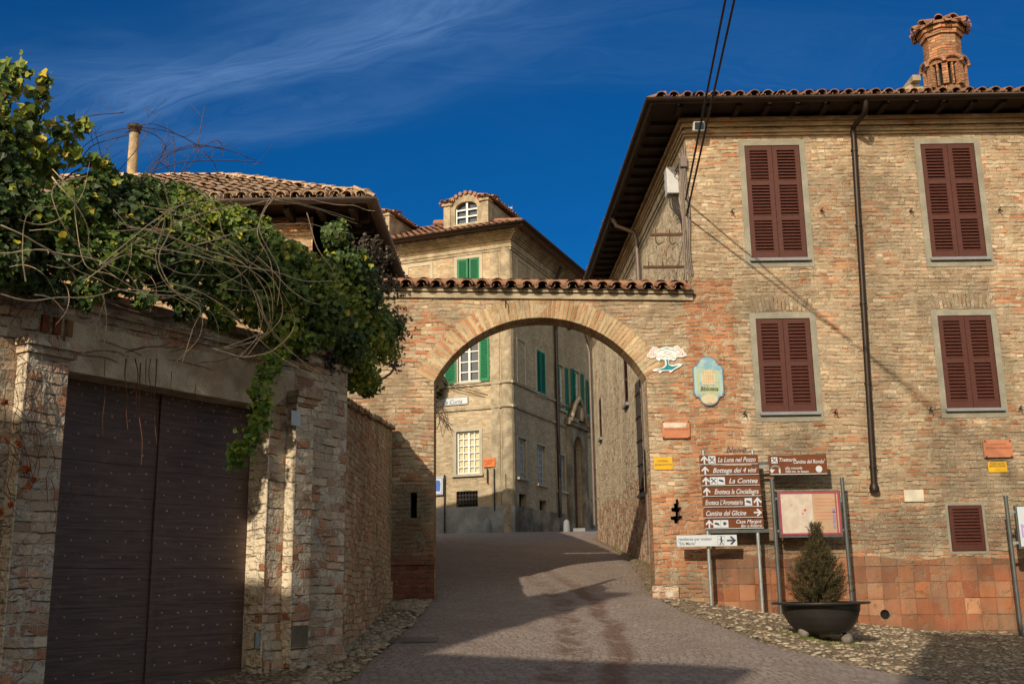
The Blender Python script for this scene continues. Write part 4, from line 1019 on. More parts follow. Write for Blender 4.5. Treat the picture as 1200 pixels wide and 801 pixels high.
# wall pipes
for px_,y0,y1 in ((522,556,624),(572,549,566),(580,549,598),(594,555,572)):
    mb=MB(); a=FL.hit(px_,y0);b=FL.hit(px_,y1); mb.tube([FL.p(a[0],a[1],.09),FL.p(a[0],b[1],.09)],.028,6); mb.build('wall_pipe',M['iron'],pal)
# hanging plant in an iron basket at the palazzo wall
c=FL.hit(512,450); hc=FL.p(c[0],c[1],.5)
mb=MB(); rs=random.Random(8)
for i in range(900):
    d=Vector((rs.gauss(0,1),rs.gauss(0,1),rs.gauss(0,1))).normalized(); p=hc+Vector((d.x*.5,d.y*.4,d.z*.75-.1))*rs.uniform(.7,1); 
    a=Vector((rs.gauss(0,1),rs.gauss(0,1),rs.gauss(0,1))).normalized()*.07; b=a.cross(d).normalized()*.06
    u=rs.random()*.5; mb.add([p-a-b,p+a-b,p+a+b,p-a+b],[(0,1,2,3)],uvs=[[(u,u)]*4])
hp_=tag(mb.build('hanging_plant',M['needle']),'dark dried plant hanging from a bracket on the palazzo left of the first floor window','plant')
mb=MB()
for i in range(7):
    mb.tube(smooth_path([hc+Vector((rs.uniform(-.2,.2),-.1,-.5)),hc+Vector((rs.uniform(0,.5),-.1,-1.0)),hc+Vector((rs.uniform(.1,.8),-.1,-1.5-rs.random()*.5))],4),.015,4)
for i in range(3):
    mb.tube(smooth_path([hc+Vector((.2,-.1,.2)),hc+Vector((1.0,-.15,-.1-.1*i)),hc+Vector((1.9+.3*i,-.35,-.4-.2*i))],4),.012,4)
mb.tube([FL.p(c[0],c[1]+.5,0),FL.p(c[0],c[1]+.55,.5)],.03,6)
mb.build('twigs',M['vinedark'],hp_)
# stone guard posts at the foot of the palazzo
for i,(px_,py_,Yg,lab) in enumerate(((576,622,39.6,'grey stone guard post at the sunny palazzo corner'),(652,624,0,'small grey stone guard post at the foot of the palazzo downpipe'),(694,628,0,'dark short guard post by the portal steps of the palazzo'))):
    if i==0: q=FL.p(FL.hit(px_,py_)[0],0,.35)
    elif i==1: q=FR.p(d0[0]+.1,0,.35)
    else: q=FR.p(door[1]+1.2,0,.6)
    z=g(q.x,q.y); mb=MB(); mb.lathe((q.x,q.y,z-.1),[(.15,0),(.14,.35),(.12,.55),(.06,.62),(0,.64)],12)
    tag(mb.build('guard_post',M['darksteel'] if i==2 else M['sill']),lab,'post','guard posts along the palazzo')

# ================================================================== GARAGE / stone house on the left, behind the ivy
gar=thing('stone_house',(-4,19,1.5),'low stone house with a bleached tiled hip roof above the ivy','house')
gy=17.0; gx=-2.41; gz=8.0; wx=gx-.62; wy=gy+.62; depth=16; gw=14
FG=Facade((wx,wy),(1,0)); FGs=Facade((wx,wy),(0,1))
gwin=(-2.6,-1.9,5.4,6.6)
mb=MB(); mb.panel(FG,[(-gw,0),(0,0),(0,gz-.1),(-gw,gz-.1)],[],-.4,0); mb.build('front_wall',M['brick_garage'],gar)
mb=MB(); mb.panel(FGs,[(0,0),(depth,0),(depth,gz-.1),(0,gz-.1)],[rp((7,7.9,5.6,6.9)),rp((11,11.9,5.6,6.9))],-.4,-.003); mb.build('street_side_wall',M['brick_garage'],gar)
for r in ((7,7.9,5.6,6.9),(11,11.9,5.6,6.9)): simpwin(gar,FGs,r,.08)
mb=MB(); mb.fbox(FGs,depth,depth+.35,0,gz-.1,-gw,0); mb.fbox(FG,-gw,-gw+.35,0,gz-.1,-depth+.1,-.41); mb.build('back_wall',M['brick_garage'],gar)
slope=math.tan(R(27)); ins=3.4
xl=wx-gw-.6; yb=wy+depth+.6
A=[Vector((gx,gy,gz)),Vector((gx,yb,gz)),Vector((xl,yb,gz)),Vector((xl,gy,gz))]
T=[Vector((gx-ins,gy+ins,gz+slope*ins)),Vector((gx-ins,yb-ins,gz+slope*ins)),Vector((xl+ins,yb-ins,gz+slope*ins)),Vector((xl+ins,gy+ins,gz+slope*ins))]
mb=MB(); mb.add(A+T,[(0,1,5,4),(1,2,6,5),(2,3,7,6),(3,0,4,7),(4,5,6,7),(0,3,2,1)]); rf=mb.build('roof',M['tile_old'],gar)
mb=MB()
tiles(mb,Vector((gx+.03,gy-.08,gz+.0)),(-1,0,0),Vector((0,1,slope)),10.5,lambda s:min(3.9,max(.35,s*1.12)),pitch=.225,clen=.34,rad=.09,seed=41,jit=1.8)
tiles(mb,Vector((gx+.08,gy-.03,gz)),(0,1,0),Vector((-1,0,slope)),10,lambda s:min(3.0,max(.35,s*1.12)),pitch=.225,clen=.34,rad=.09,seed=42,jit=1.8)
rr_=random.Random(5)
for (a_,b_) in ((A[0]+Vector((0,0,.05)),T[0]+Vector((0,0,.06))),(T[0]+Vector((0,0,.06)),T[3]+Vector((0,0,.06)))):
    n_=int((b_-a_).length/.33)
    for k in range(n_):
        p_=a_.lerp(b_,k/n_)+Vector((0,0,rr_.uniform(-.015,.02))); q_=a_.lerp(b_,(k+1.15)/n_)+Vector((0,0,rr_.uniform(-.02,.01))); mb.tube([p_,q_],[.105*rr_.uniform(.9,1.1),.08],8)
mb.build('roof_tiles',M['tile_old'],rf)
mb=MB(); halfpipe_gutter(mb,[Vector((xl,gy-.1,gz-.04)),Vector((gx+.1,gy-.1,gz-.04)),Vector((gx+.1,yb,gz-.04))],.085); mb.build('gutter',M['gutter2'],gar)
u=-gw
while u<.6: mb=MB(); mb.fbox(FG,u,u+.10,gz-.20,gz-.03,-.3,.56); mb.build('rafter',M['wood'],gar); u+=.55
u=.0
while u<depth: mb=MB(); mb.fbox(FGs,u,u+.10,gz-.2,gz-.03,-.3,.56); mb.build('rafter',M['wood'],gar); u+=.55
mb=MB()
mb.fbox(FG,-gw,.58,gz-.029,gz-.005,.0,.60); mb.fbox(FGs,-.0,depth,gz-.028,gz-.004,.0,.59)
mb.build('eave_boards',M['wood'],gar)
# flue
fb=atY(158,204,20.4); ft=atY(158,150,20.4)
mb=MB(); mb.lathe((ft.x,ft.y,fb.z-.5),[(.10,0),(.095,ft.z-fb.z+.5)],14); fl=mb.build('flue_pipe',M['flue'],gar)
mb=MB(); mb.lathe((ft.x,ft.y,ft.z-.12),[(.11,0),(.12,.02),(.115,.1),(.14,.1),(.14,.13),(.15,.17),(0,.19)],14); mb.build('flue_cap',M['iron'],fl)
# ================================================================== GATEWAY (left foreground)
GT=Facade((-1.81,11.5),(.537,.8436)); GTOP=4.02
gate=thing('gateway',(GT.p(-2.45,.6).x,GT.p(-2.45,.6).y,.6),'weathered brick gateway with a dark studded plank gate under ivy','gateway')
u0=(GT.hit(75,430)[0]+GT.hit(52,801)[0])/2; u1=GT.hit(317,480)[0]; zd=(GT.hit(75,430)[1]+GT.hit(300,475)[1])/2
print('gate',u0,u1,zd,GT.hit(75,430),GT.hit(335,600),GT.hit(355,600),GT.hit(350,462),GT.hit(20,420),GT.hit(70,420))
PL0,PL1=GT.hit(22,420)[0],GT.hit(70,420)[0]; PR0,PR1=GT.hit(335,560)[0],GT.hit(355,560)[0]
mb=MB(); mb.panel(GT,[(-9,-.5),(u0,-.5),(u0,zd),(u1,zd),(u1,-.5),(0,-.5),(0,GTOP),(-9,GTOP)],[],-.45,0); mb.build('wall',M['brick_gate'],gate)
# jamb render (returns) and lintel
mb=MB()
mb.fbox(GT,u1-.012,u1-.001,.2,zd-.012,-.40,.004); mb.build('jamb',M['jamb'],gate)
mb=MB(); mb.fbox(GT,u0+.001,u0+.012,.2,zd-.012,-.40,.004); mb.build('jamb',M['jamb'],gate)
lt=[(u0-.05,zd-.011)]+[(lerp(u0-.05,u1+.3,k/24),zd+.40+.012*mnoise.noise(Vector((k*.7,0,0)))) for k in range(25)]+[(u1+.3,zd+.2),(u1-.0,zd-.011)]
mb=MB(); mb.panel(GT,lt[::-1],[],-.44,.025); mb.build('lintel',M['gateplaster'],gate)
mb=MB(); mb.fbox(GT,-8.9,.03,zd+.52,zd+.58,.001,.05); mb.fbox(GT,-8.9,.04,GTOP-.001,GTOP+.06,-.5,.07); mb.build('cornice',M['brick_gate'],gate)
def pilaster(a,b,lab=None,name='pilaster'):
    mb=MB(); mb.fbox(GT,a,b,-.3,zd+.06,.001,.13); mb.fbox(GT,a-.03,b+.05,zd+.06,zd+.12,.001,.16); mb.fbox(GT,a-.05,b+.08,zd+.12,zd+.18,.001,.19)
    p=mb.build(name,M['brick_gate'],gate); return p
pilaster(PL0,PL1); pilaster(PR0,PR1)
mb=MB(); mb.fbox(GT,PR0-.012,PR0-.0005,.9,zd+.05,.002,.132); mb.build('pilaster_render',M['jamb'],gate); mb=MB(); mb.fbox(GT,PL0-.012,PL0-.0005,.9,zd+.05,.002,.132); mb.build('pilaster_render',M['jamb'],gate)
mb=MB()
for k in range(3): mb.fbox(GT,PL0+.16+.11*k,PL0+.22+.11*k,zd+.27,zd+.41,.001,.03)
mb.build('brick_dentils',M['terra'],gate)
mb=MB(); mb.fbox(GT,PR0+.01,PR1-.01,1.05,1.25,.1315,.138); mb.build('stone_patch',M['plinth2'],gate)
# rough footing bulging out at the pier foot
mb=MB(); 
for (a,b,z0,z1,o) in ((u1+.01,-.0,.3,1.12,.03),(u1+.08,.02,.3,.95,.055)): mb.fbox(GT,a,b,z0,z1,.001,o)
mb.build('pier_footing',M['brick_gate'],gate,bevel=.02)
# leaves
M['studs']=simple('iron_studs',(.34,.30,.30),.35,metal=.7); um=(u0+u1)/2+.02; rs=random.Random(4); zb=.55; ztop=zd-.0
for li,(a,b) in enumerate(((u0+.012,um-.004),(um+.004,u1-.013))):
    mb=MB(); z=zb; k=0; st=MB()
    while z<ztop-.02:
        h=.305+rs.uniform(-.02,.02); z2=min(z+h,ztop-.005)
        n_=6; j=.006; w0=rs.uniform(-.002,.002); up=[];dn=[]
        for q in range(n_+1):
            x=lerp(a,b,q/n_); dn.append((x,z+.0015+rs.uniform(-.001,.0025)*(k%3==1))); up.append((x,z2-.0012))
        oo=-.25+rs.uniform(-.004,.004)
        mb.panel(GT,dn+up[::-1],[],oo-.04,oo)
        for row in range(2):
            zz=lerp(z,z2,.28+.46*row); cnt=6
            for q in range(cnt):
                x=lerp(a+.09,b-.09,(q+(.25 if row else 0))/(cnt-.6))+rs.uniform(-.012,.012); 
                if x>b-.04: continue
                zq=zz+rs.uniform(-.012,.012)
                c=GT.p(x,zq,oo-.002); N_=GT.n
                T=GT.d; U_=Vector((0,0,1)); vs=[];r_=.0125
                for (rr_,hh) in ((r_,0),(r_*.75,.007)):
                    for i in range(8): an=i*math.pi/4; vs.append(c+T*math.cos(an)*rr_+U_*math.sin(an)*rr_+N_*hh)
                vs.append(c+N_*.011)
                fs=[(i,(i+1)%8,8+(i+1)%8,8+i) for i in range(8)]+[(8+i,8+(i+1)%8,16) for i in range(8)]
                st.add(vs,fs,smooth=True)
        z=z2; k+=1
    lf=mb.build('gate_leaf',M['plank'],gate)
    tag(st.build('stud',M['studs'],lf),kind='stuff')
mb=MB(); mb.fbox(GT,um-.02,um+.035,zb,ztop-.01,-.2435,-.225); mb.build('cover_strip',M['plank'],gate)
mb=MB(); mb.fbox(GT,u0,u1,.2,zd+.1,-.44,-.31); mb.build('gate_back',M['dark'],gate)
mb=MB(); mb.fbox(GT,u1-.075,u1-.014,1.05,1.20,-.03,-.012); mb.build('lock_plate',M['steel'],gate)
mb=MB(); q=GT.hit(346,490,.13); r=(q[0]-.065,q[0]+.065,q[1]-.075,q[1]+.075); mb.fbox(GT,r[0],r[1],r[2],r[3],.132,.142); tag(mb.build('house_number_plate',M['signwhite']),'small pale blue-white blank plate high on the pilaster right of the gate','plate')
# ================================================================== GARDEN WALL
GW=Facade((-1.86,11.5),(-.19,6.5)); gwl=6.46
def gwt(u): return lerp(3.55,4.20,u/gwl)+.03*mnoise.noise(Vector((u*2,0,5)))
gwall=thing('garden_wall',(-1.9,14.8,1.0),'shaded rough brick garden wall climbing from the gateway to the arch pillar','wall')
N=40; tp=[(gwl*k/N,gwt(gwl*k/N)) for k in range(N+1)]
mb=MB(); mb.panel(GW,[(0,.2),(gwl,.2)]+tp[::-1],[],-.35,0); mb.build('wall',M['brick_garden'],gwall)
mb=MB(); rs=random.Random(6)
u=0.02
while u<gwl-.14:
    w_=.13+rs.uniform(-.01,.02); z=gwt(u+.06)+.035; zr_=.1
    mb.box(GW.p(u+w_/2,z,-.17+rs.uniform(-.02,.02)),w_-.012,.46,.07,math.atan2(GW.d.y,GW.d.x),Matrix.Rotation(rs.uniform(-.06,.02),3,'Y')); u+=w_
mb.build('coping',M['brick_garden'],gwall,bevel=.008)
mb=MB(); 
fp=[(gwl*k/30,g(GW.p(gwl*k/30,0).x,GW.p(gwl*k/30,0).y)+.30+.12*mnoise.noise(Vector((k*.6,1,1)))) for k in range(31)]
mb.panel(GW,[(0,.2),(gwl,.2)]+fp[::-1],[],.001,.035); mb.build('wall_foot',M['brick_garden'],gwall)

# ================================================================== VEGETATION
def leaf(mb,p,nrm,size,u,rr,fold=.25):
    nrm=nrm.normalized(); t=nrm.orthogonal().normalized(); b=nrm.cross(t); a=rr.random()*6.283
    d=t*math.cos(a)+b*math.sin(a); 
    d=(d+Vector((0,0,-.8))*1.0); d=(d-nrm*d.dot(nrm)); d=d.normalized() if d.length>1e-4 else t
    s=nrm.cross(d)
    o=p
    pts=[o-d*size*.45, o-d*size*.30+s*size*.42+nrm*size*fold*.5, o+d*size*.05+s*size*.46+nrm*size*fold*.6, o+d*size*.22+s*size*.18+nrm*size*.08, o+d*size*.62,
         o+d*size*.22-s*size*.18+nrm*size*.08, o+d*size*.05-s*size*.46+nrm*size*fold*.6, o-d*size*.30-s*size*.42+nrm*size*fold*.5]
    mb.add(pts,[(0,1,2,3,4),(0,4,5,6,7)],uvs=[[(u,u)]*5]*2)
def px2(px_,py_,o):
    if px_<=395: u,z=GT.hit(px_,py_,o); return GT.p(u,z,o)
    Y=11.5+ (px_-395)/75*1.6 - o*.6; return atY(px_,py_,Y)
blobs=[]
def B(px_,py_,rpx,o,dens=1.0,sq=1.0):
    c=px2(px_,py_,o); blobs.append((c,rpx*c.y/1282,dens,sq))
for a in [(-60,150,55,-.2),(-25,190,48,-.1),(-40,260,70,0),(12,235,48,0),(45,265,52,.05),(0,305,42,.2),(60,308,38,.15),(85,250,42,0),(112,235,34,0),(140,262,42,.0),(110,300,44,.1),
          (165,300,42,.1),(160,245,34,-.1),(195,262,40,-.1),(205,305,44,.1),(235,262,38,-.1),(250,308,44,.15),(280,285,42,0),(295,328,42,.2),(262,345,26,.25),(322,312,40,.1),(335,352,40,.3),(300,362,26,.35),
          (365,330,38,.2),(372,372,38,.35),(405,318,34,.1),(410,355,40,.3),(402,400,38,.3),(428,385,36,.2),(430,354,24,.1),(445,405,22,.2),(418,432,28,.2),(432,450,18,.1),(400,300,20,-.1),(418,320,18,0),(355,402,22,.35),
          (300,270,20,-.3),(150,228,22,-.25),(175,225,22,-.3),(200,228,20,-.3),(225,238,22,-.3),(245,250,20,-.2),(130,215,18,-.2),(275,262,18,-.2),(310,285,22,-.1),(345,300,20,0),(395,275,20,-.1),(460,385,18,.1),(448,376,14,.1),(100,345,20,.35),(170,352,18,.35),(225,362,20,.35),(262,375,18,.35),(60,340,16,.3),(330,385,26,.35),(268,258,22,-.3),(30,325,26,.25),(140,325,24,.2),(200,338,20,.25),(-30,310,40,.2)]: B(*a)
# sparse upper left shoots
sparse=[(-15,120,34),(12,98,20),(-2,145,30),(22,160,22),(5,175,30),(20,200,26),(60,205,18),(45,190,18),(35,135,16),(50,112,9),(45,160,15),(72,155,13),(95,150,12),(85,180,11),(52,95,7),(110,190,12),(125,200,11),(20,82,12),(-5,88,18),(120,215,13),(60,185,15),(30,190,20)]
ivy=thing('ivy',(GT.p(-2,GTOP).x,GT.p(-2,GTOP).y,GTOP),'thick green ivy with yellow leaves smothering the top of the gateway','ivy')
mb=MB(); rs=random.Random(12)
def scatter(mb,blobs,per,size,rr,out=.25,yel=.0):
    for bi,(c,r,dens,sq) in enumerate(blobs):
        near=[b for j,b in enumerate(blobs) if j!=bi and (b[0]-c).length<b[1]+r+.2]
        n=int(per*r*r*dens)
        for i in range(n):
            d=Vector((rr.gauss(0,1),rr.gauss(0,1),rr.gauss(0,1))).normalized()
            if d.y>.35 and rr.random()<.75: d.y=-d.y
            k=rr.uniform(.72,1.06); 
            bump=1+.28*mnoise.noise((c+d*r)*2.6)+.12*mnoise.noise((c+d*r)*7)
            p=c+Vector((d.x,d.y,d.z*sq))*r*k*bump
            if any((p-b[0]).length<b[1]*.62 for b in near): continue
            nn=(d+Vector((rr.gauss(0,.45),rr.gauss(0,.45)-.25,rr.gauss(0,.4)+.15)))
            if mnoise.noise(p*3.1+Vector((2,9,4)))>.16 and k>.8 and rr.random()<.8: continue
            tone=.45+.75*mnoise.noise(p*1.6+Vector((5,0,0)))+rr.uniform(-.3,.3)
            tone=max(0,min(.84,tone))
            if rr.random()<.035+yel: tone=rr.uniform(.88,1)
            leaf(mb,p,nn,size*rr.uniform(.5,1.45),tone,rr)
scatter(mb,blobs,7600,.058,rs)
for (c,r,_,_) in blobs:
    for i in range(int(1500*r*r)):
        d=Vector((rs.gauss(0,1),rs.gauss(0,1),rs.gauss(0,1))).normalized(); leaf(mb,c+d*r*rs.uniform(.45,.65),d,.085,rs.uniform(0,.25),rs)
mb.build('foliage',M['ivy'],ivy)
mb=MB(); sb=[]
for a in sparse: 
    c=px2(a[0],a[1],-.1); sb.append((c,a[2]*c.y/1282,1.0,1.0))
for (c,r,_,_) in sb:
    for i in range(int(26+420*r*r/.06*.25)):
        d=Vector((rs.gauss(0,1),rs.gauss(0,1),rs.gauss(0,1)))*.55
        p=c+d*r; leaf(mb,p,Vector((rs.gauss(0,.6),-1,rs.gauss(0,.5)+.3)),.085*rs.uniform(.6,1.2),rs.choice([rs.uniform(.2,.84),rs.uniform(.4,.84),rs.uniform(.5,.84),rs.uniform(.86,.97)]),rs)
mb.build('shoot_leaves',M['ivy'],ivy)
# hanging sprig
mb=MB(); path=smooth_path([px2(332,395,.35),px2(318,425,.4),px2(306,455,.42),px2(305,485,.42),px2(296,510,.42),px2(285,528,.42),px2(270,538,.42)],8)
for i,p in enumerate(path):
    wd=.11*(1-i/len(path))+.035
    for k in range(14 if i<22 else 11):
        q=p+Vector((rs.gauss(0,wd*.5),rs.gauss(0,.05),rs.gauss(0,.06))); leaf(mb,q,Vector((rs.gauss(0,.6),-1,rs.gauss(0,.5)+.4)),.055*rs.uniform(.6,1.3),rs.random(),rs)
mb.build('hanging_shoot',M['sprig'],ivy)
# brown seed heads on the right lobe
mb=MB()
for (px_,py_,n_) in ((455,335,60),(462,370,50),(448,300,45),(430,290,40),(465,395,35),(440,345,50),(395,420,40),(460,420,25),(425,330,40)):
    for i in range(n_):
        p=px2(px_+rs.gauss(0,9),py_+rs.gauss(0,9),.1); 
        for k in range(5): leaf(mb,p+Vector((rs.gauss(0,.018),rs.gauss(0,.018),rs.gauss(0,.018))),Vector((rs.gauss(0,1),-1,rs.gauss(0,1))),.035,rs.random(),rs)
mb.build('seed_heads',M['ivydark'],ivy)
# woody stems inside ivy
mb=MB()
for i in range(60):
    a=rs.choice(blobs)[0]; b=rs.choice(blobs)[0]
    if (a-b).length>1.6: continue
    m_=(a+b)/2+Vector((rs.uniform(-.2,.2),rs.uniform(-.1,.1),rs.uniform(-.3,.1)))
    mb.tube(smooth_path([a,m_,b],5),.014,5,caps=False)
for (px_,py_,r_) in sparse:
    a=px2(px_,py_,-.1); b=px2(max(-40,px_*.6-5),py_*.55+120,-.1); m_=(a+b)/2+Vector((rs.uniform(-.1,.1),0,rs.uniform(0,.1)))
    mb.tube(smooth_path([b,m_,a],5),[.012*(1-.7*k/10) for k in range(11)],5,caps=False)
mb.build('stem',M['vinedark'],ivy)
# bare vines
vine=thing('bare_vine',(GT.p(-2.6,GTOP).x,GT.p(-2.6,GTOP).y,GTOP+.1),'tangle of long bare straw-coloured vines looping in front of the ivy','vine')
mains=[[(62,207),(85,235),(100,265),(107,300),(130,322),(170,345)],[(0,262),(50,290),(110,325),(170,345),(230,345)],[(0,297),(50,294),(105,303),(150,322),(165,345)],
 [(140,262),(200,275),(250,295),(290,315),(312,345),(315,380),(300,398),(262,410)],[(165,240),(220,255),(285,300),(320,330),(330,370),(300,402)],[(220,215),(250,240),(262,275),(290,310)],
 [(120,310),(160,275),(200,245),(250,235),(300,232),(370,245),(420,262)],[(200,262),(250,245),(290,240),(340,232),(400,240),(440,247)],[(200,330),(250,350),(290,385),(330,420),(395,455)],
 [(300,345),(330,400),(400,462)],[(100,205),(70,212),(62,225),(75,265),(100,300)],[(160,285),(230,300),(290,312),(345,325),(390,330)],[(150,265),(210,283),(270,312),(300,350),(305,395),(285,420)],
 [(0,345),(40,352),(110,345),(180,340),(240,350)],[(250,410),(290,418),(330,405),(345,375),(330,340)],[(190,215),(200,260),(185,300),(205,340),(235,365),(232,395),(205,425)],
 [(30,330),(28,290),(35,250),(70,240)],[(100,330),(140,300),(170,300),(210,320),(260,322)],[(320,232),(300,270),(318,310),(322,350)],[(360,250),(372,290),(395,325),(398,350)],
 [(230,285),(290,270),(350,262),(410,275)],[(120,345),(125,380),(122,402)],[(40,345),(60,350),(75,365)],[(300,300),(350,345),(400,365),(450,378)]]
mb=MB()
for k,pl in enumerate(mains):
    oo=.62+.3*rs.random(); P_=[px2(x,y,oo+.1*math.sin(i*1.3+k)) for i,(x,y) in enumerate(pl)]
    sp=[p+mnoise.noise_vector(p*3+Vector((k,0,0)))*.025 for p in smooth_path(P_,7)]; n_=len(sp); mb.tube(sp,[.0062*(1-.6*i/n_)*(1+.15*math.sin(i*1.9)) for i in range(n_)],5,caps=False)
    # companion
    if k%3==0:
        P2=[p+Vector((rs.uniform(-.08,.08),rs.uniform(-.05,.05),rs.uniform(-.08,.08))) for p in P_]; sp=smooth_path(P2,7); mb.tube(sp,.0035,4,caps=False)
mb.build('main_stem',M['vine'],vine)
mb=MB()
for i in range(30):
    x,y=rs.choice([(rs.uniform(0,270),rs.uniform(235,330)),(rs.uniform(150,270),rs.uniform(270,370))]); L=rs.uniform(40,110); a=rs.uniform(-.5,.9); P_=[]
    cur=rs.uniform(-2.6,2.6)
    for k in range(5): P_.append(px2(x+L*k/4*math.cos(a+cur*k/8),y+L*k/4*math.sin(a+cur*k/8),.45+.25*rs.random()))
    sp=smooth_path(P_,5); w_=rs.uniform(.0018,.0035); mb.tube(sp,[w_*(1.2-.9*i/len(sp)) for i in range(len(sp))],4,caps=False)
mb.build('twigs',M['vine'],vine)
mb=MB()
arcs=[[(60,230),(100,170),(150,150),(200,155),(235,172)],[(90,190),(115,195),(120,225),(125,240)],[(175,200),(185,190),(200,200),(202,205)],[(150,235),(180,190),(225,170),(262,175)],[(160,220),(200,180),(250,172),(300,188)],
 [(180,205),(190,180),(203,160),(205,205)],[(100,225),(130,170),(175,145),(215,160),(228,150)],[(150,215),(195,195),(240,188),(310,190)],[(120,225),(135,205),(170,160),(172,125)],[(70,140),(105,150),(118,180),(120,225)],
 [(200,215),(230,185),(233,160),(240,125)],[(160,150),(190,165),(200,205)],[(60,175),(90,140),(145,132)],[(210,210),(225,180),(255,165),(262,182)],[(55,200),(90,190),(110,170),(150,158)],[(255,205),(250,190),(238,178)]]
for k,pl in enumerate(arcs):
    P_=[px2(x,y,-.1-.3*((k*37)%7)/7) for x,y in pl]; mb.tube(smooth_path(P_,7),.0042,4,caps=False)
    e=P_[-1]
    for j in range(5):
        _sp=smooth_path(P_,7); q=_sp[rs.randrange(6,len(_sp))]; mb.tube([q,q+Vector((rs.uniform(-.15,.2),0,rs.uniform(-.1,.2)))],.0022,3,caps=False)
mb.build('arching_shoots',M['vinedark'],vine)
# hanging aerial roots in front of gate and creeper on left pier
mb=MB()
for (x,y0,y1,w_) in ((148,440,503,.006),(160,440,488,.005),(172,440,478,.004),(165,445,545,.006),(182,440,520,.006),(200,455,485,.003),(122,440,510,.003),(228,470,500,.003),(176,440,495,.004),(70,425,520,.003)):
    P_=[px2(x+rs.uniform(-2,2),lerp(y0-20,y1,k/4),.12) for k in range(5)]; mb.tube(smooth_path(P_,4),[w_*(1.1-.8*k/16) for k in range(17)],4,caps=False)
for i in range(44):
    x=rs.uniform(-20,75); y=rs.uniform(370,620); a=rs.uniform(-2.2,-.9); P_=[]
    for k in range(5): a+=rs.uniform(-.5,.5); P_.append(px2(x,y,.16 if x<70 else .03)); x+=12*math.cos(a); y+=14*math.sin(a)
    mb.tube(smooth_path(P_,4),.0028,4,caps=False)
for i in range(14):
    x=rs.uniform(80,280); y=rs.uniform(385,425); a=rs.uniform(-.4,.4); P_=[]
    for k in range(5): a+=rs.uniform(-.4,.4); P_.append(px2(x,y,.035)); x+=14*math.cos(a); y+=9*math.sin(a)
    mb.tube(smooth_path(P_,4),.0028,4,caps=False)
mb.build('hanging_roots',M['roots'],vine)
mb=MB()
for (x,y) in ((33,552),(38,560),(28,548),(35,572),(2,600),(12,590),(5,470),(22,520)):
    for k in range(5): leaf(mb,px2(x+rs.uniform(-3,3),y+rs.uniform(-4,4),.17),Vector((rs.gauss(0,.5),-1,rs.gauss(0,.5))),.04,.5,rs)
mb.build('dry_leaves',simple('dry_red_leaf',(.35,.08,.02),.7),vine)
# grass tufts
def tuft(mb,x,y,n,h,rr,spread=.08):
    for i in range(n):
        a=rr.random()*6.28; r=rr.random()*spread; b=Vector((x+r*math.cos(a),y+r*math.sin(a),gfine(x,y)-.01)); l=Vector((rr.gauss(0,.35),rr.gauss(0,.35),1))*h*rr.uniform(.5,1.2); s=Vector((rr.gauss(0,1),rr.gauss(0,1),0)).normalized()*.004
        u=rr.random(); mb.add([b-s,b+s,b+l],[(0,1,2)],uvs=[[(u,u)]*3])
mb=MB(); rs=random.Random(31)
PL=Vector((3.99,14.4,0))
for i in range(150):
    a=rs.random()*6.28; tuft(mb,PL.x-.1+math.cos(a)*.55*rs.random()**.5,PL.y-.15+math.sin(a)*.35*rs.random()**.5,14,.045,rs,.06)
for i in range(90):
    u=rs.random()*gwl; q=GW.p(u,0,.06+rs.random()*.12)
    if mnoise.noise(Vector((u*1.2,0,9)))>0: tuft(mb,q.x,q.y,10,.06,rs,.05)
for i in range(70):
    y=rs.uniform(9,12); tuft(mb,-1.75+(y-11)*.5*(y<11)*0+rs.uniform(-.05,.25),y,10,.05,rs)
for i in range(120):
    x=rs.uniform(3.2,9); 
    if mnoise.noise(Vector((x*1.4,3,9)))>.05: tuft(mb,x,17.9-rs.random()*.15,9,.05,rs,.05)
for i in range(160):
    y=rs.uniform(11,17.5); x=rs.uniform(r_edge(y),8)
    if mnoise.noise(Vector((x*.8,y*.8,29)))>.18: tuft(mb,x,y,8,.03,rs,.08)
for i in range(50): y=rs.uniform(19,30); tuft(mb,lerp(HX,2.59,(y-18)/16)-.07,y,10,.07,rs)
tag(mb.build('grass',M['grass']),'short grass and weeds along the wall feet and under the planter','grass',kind='stuff')

# ================================================================== PLANTER AND CONIFER
pz=gfine(PL.x,PL.y); sc=PL.y/1282
Rr=56*sc; H=39*sc
print('planter',PL,Rr,H,pz)
pl=thing('planter_bowl',(PL.x,PL.y,pz),'large dark round metal planter bowl standing on grey stone balls','planter')
c=Vector((PL.x,PL.y,pz+.075))
mb=MB(); prof=[(0,.0),(.30,.01),(.42,.05),(.50,.12),(.56,.20),(.595,.28),(.60,.33)]
s_=Rr*.79/.60; hs=(H-.06)/.33; pr=[(r*s_,z*hs) for r,z in prof]
pr2=[(pr[-1][0],pr[-1][1]),(Rr,pr[-1][1]+.012),(Rr,pr[-1][1]+.035),(pr[-1][0]-.02,pr[-1][1]+.035),(pr[-1][0]-.04,pr[-1][1]-.08)]
rib=[]
for (a,b) in zip(pr,pr[1:]):
    for k in range(4): rib.append((lerp(a[0],b[0],k/4)+(.006 if k%2 else 0),lerp(a[1],b[1],k/4)))
mb.lathe(c,rib+pr2,64); mb.build('bowl',M['bowl'],pl)
mb=MB(); mb.lathe(c,[(0,H-.05),(pr[-1][0]-.03,H-.07)],32); mb.build('soil',M['soil'],pl)
for k,(dx,dy) in enumerate(((-.28,-.14),(.27,-.14),(0,.3))):
    mb=MB(); mb.lathe((PL.x+dx,PL.y+dy,gfine(PL.x+dx,PL.y+dy)-.01),[(.075*math.sin(math.pi*i/10),.075-.075*math.cos(math.pi*i/10)) for i in range(11)],16); mb.build('ball_foot',M['ball'],pl)
tb_=c+Vector((0,0,H-.05)); TH=1.0
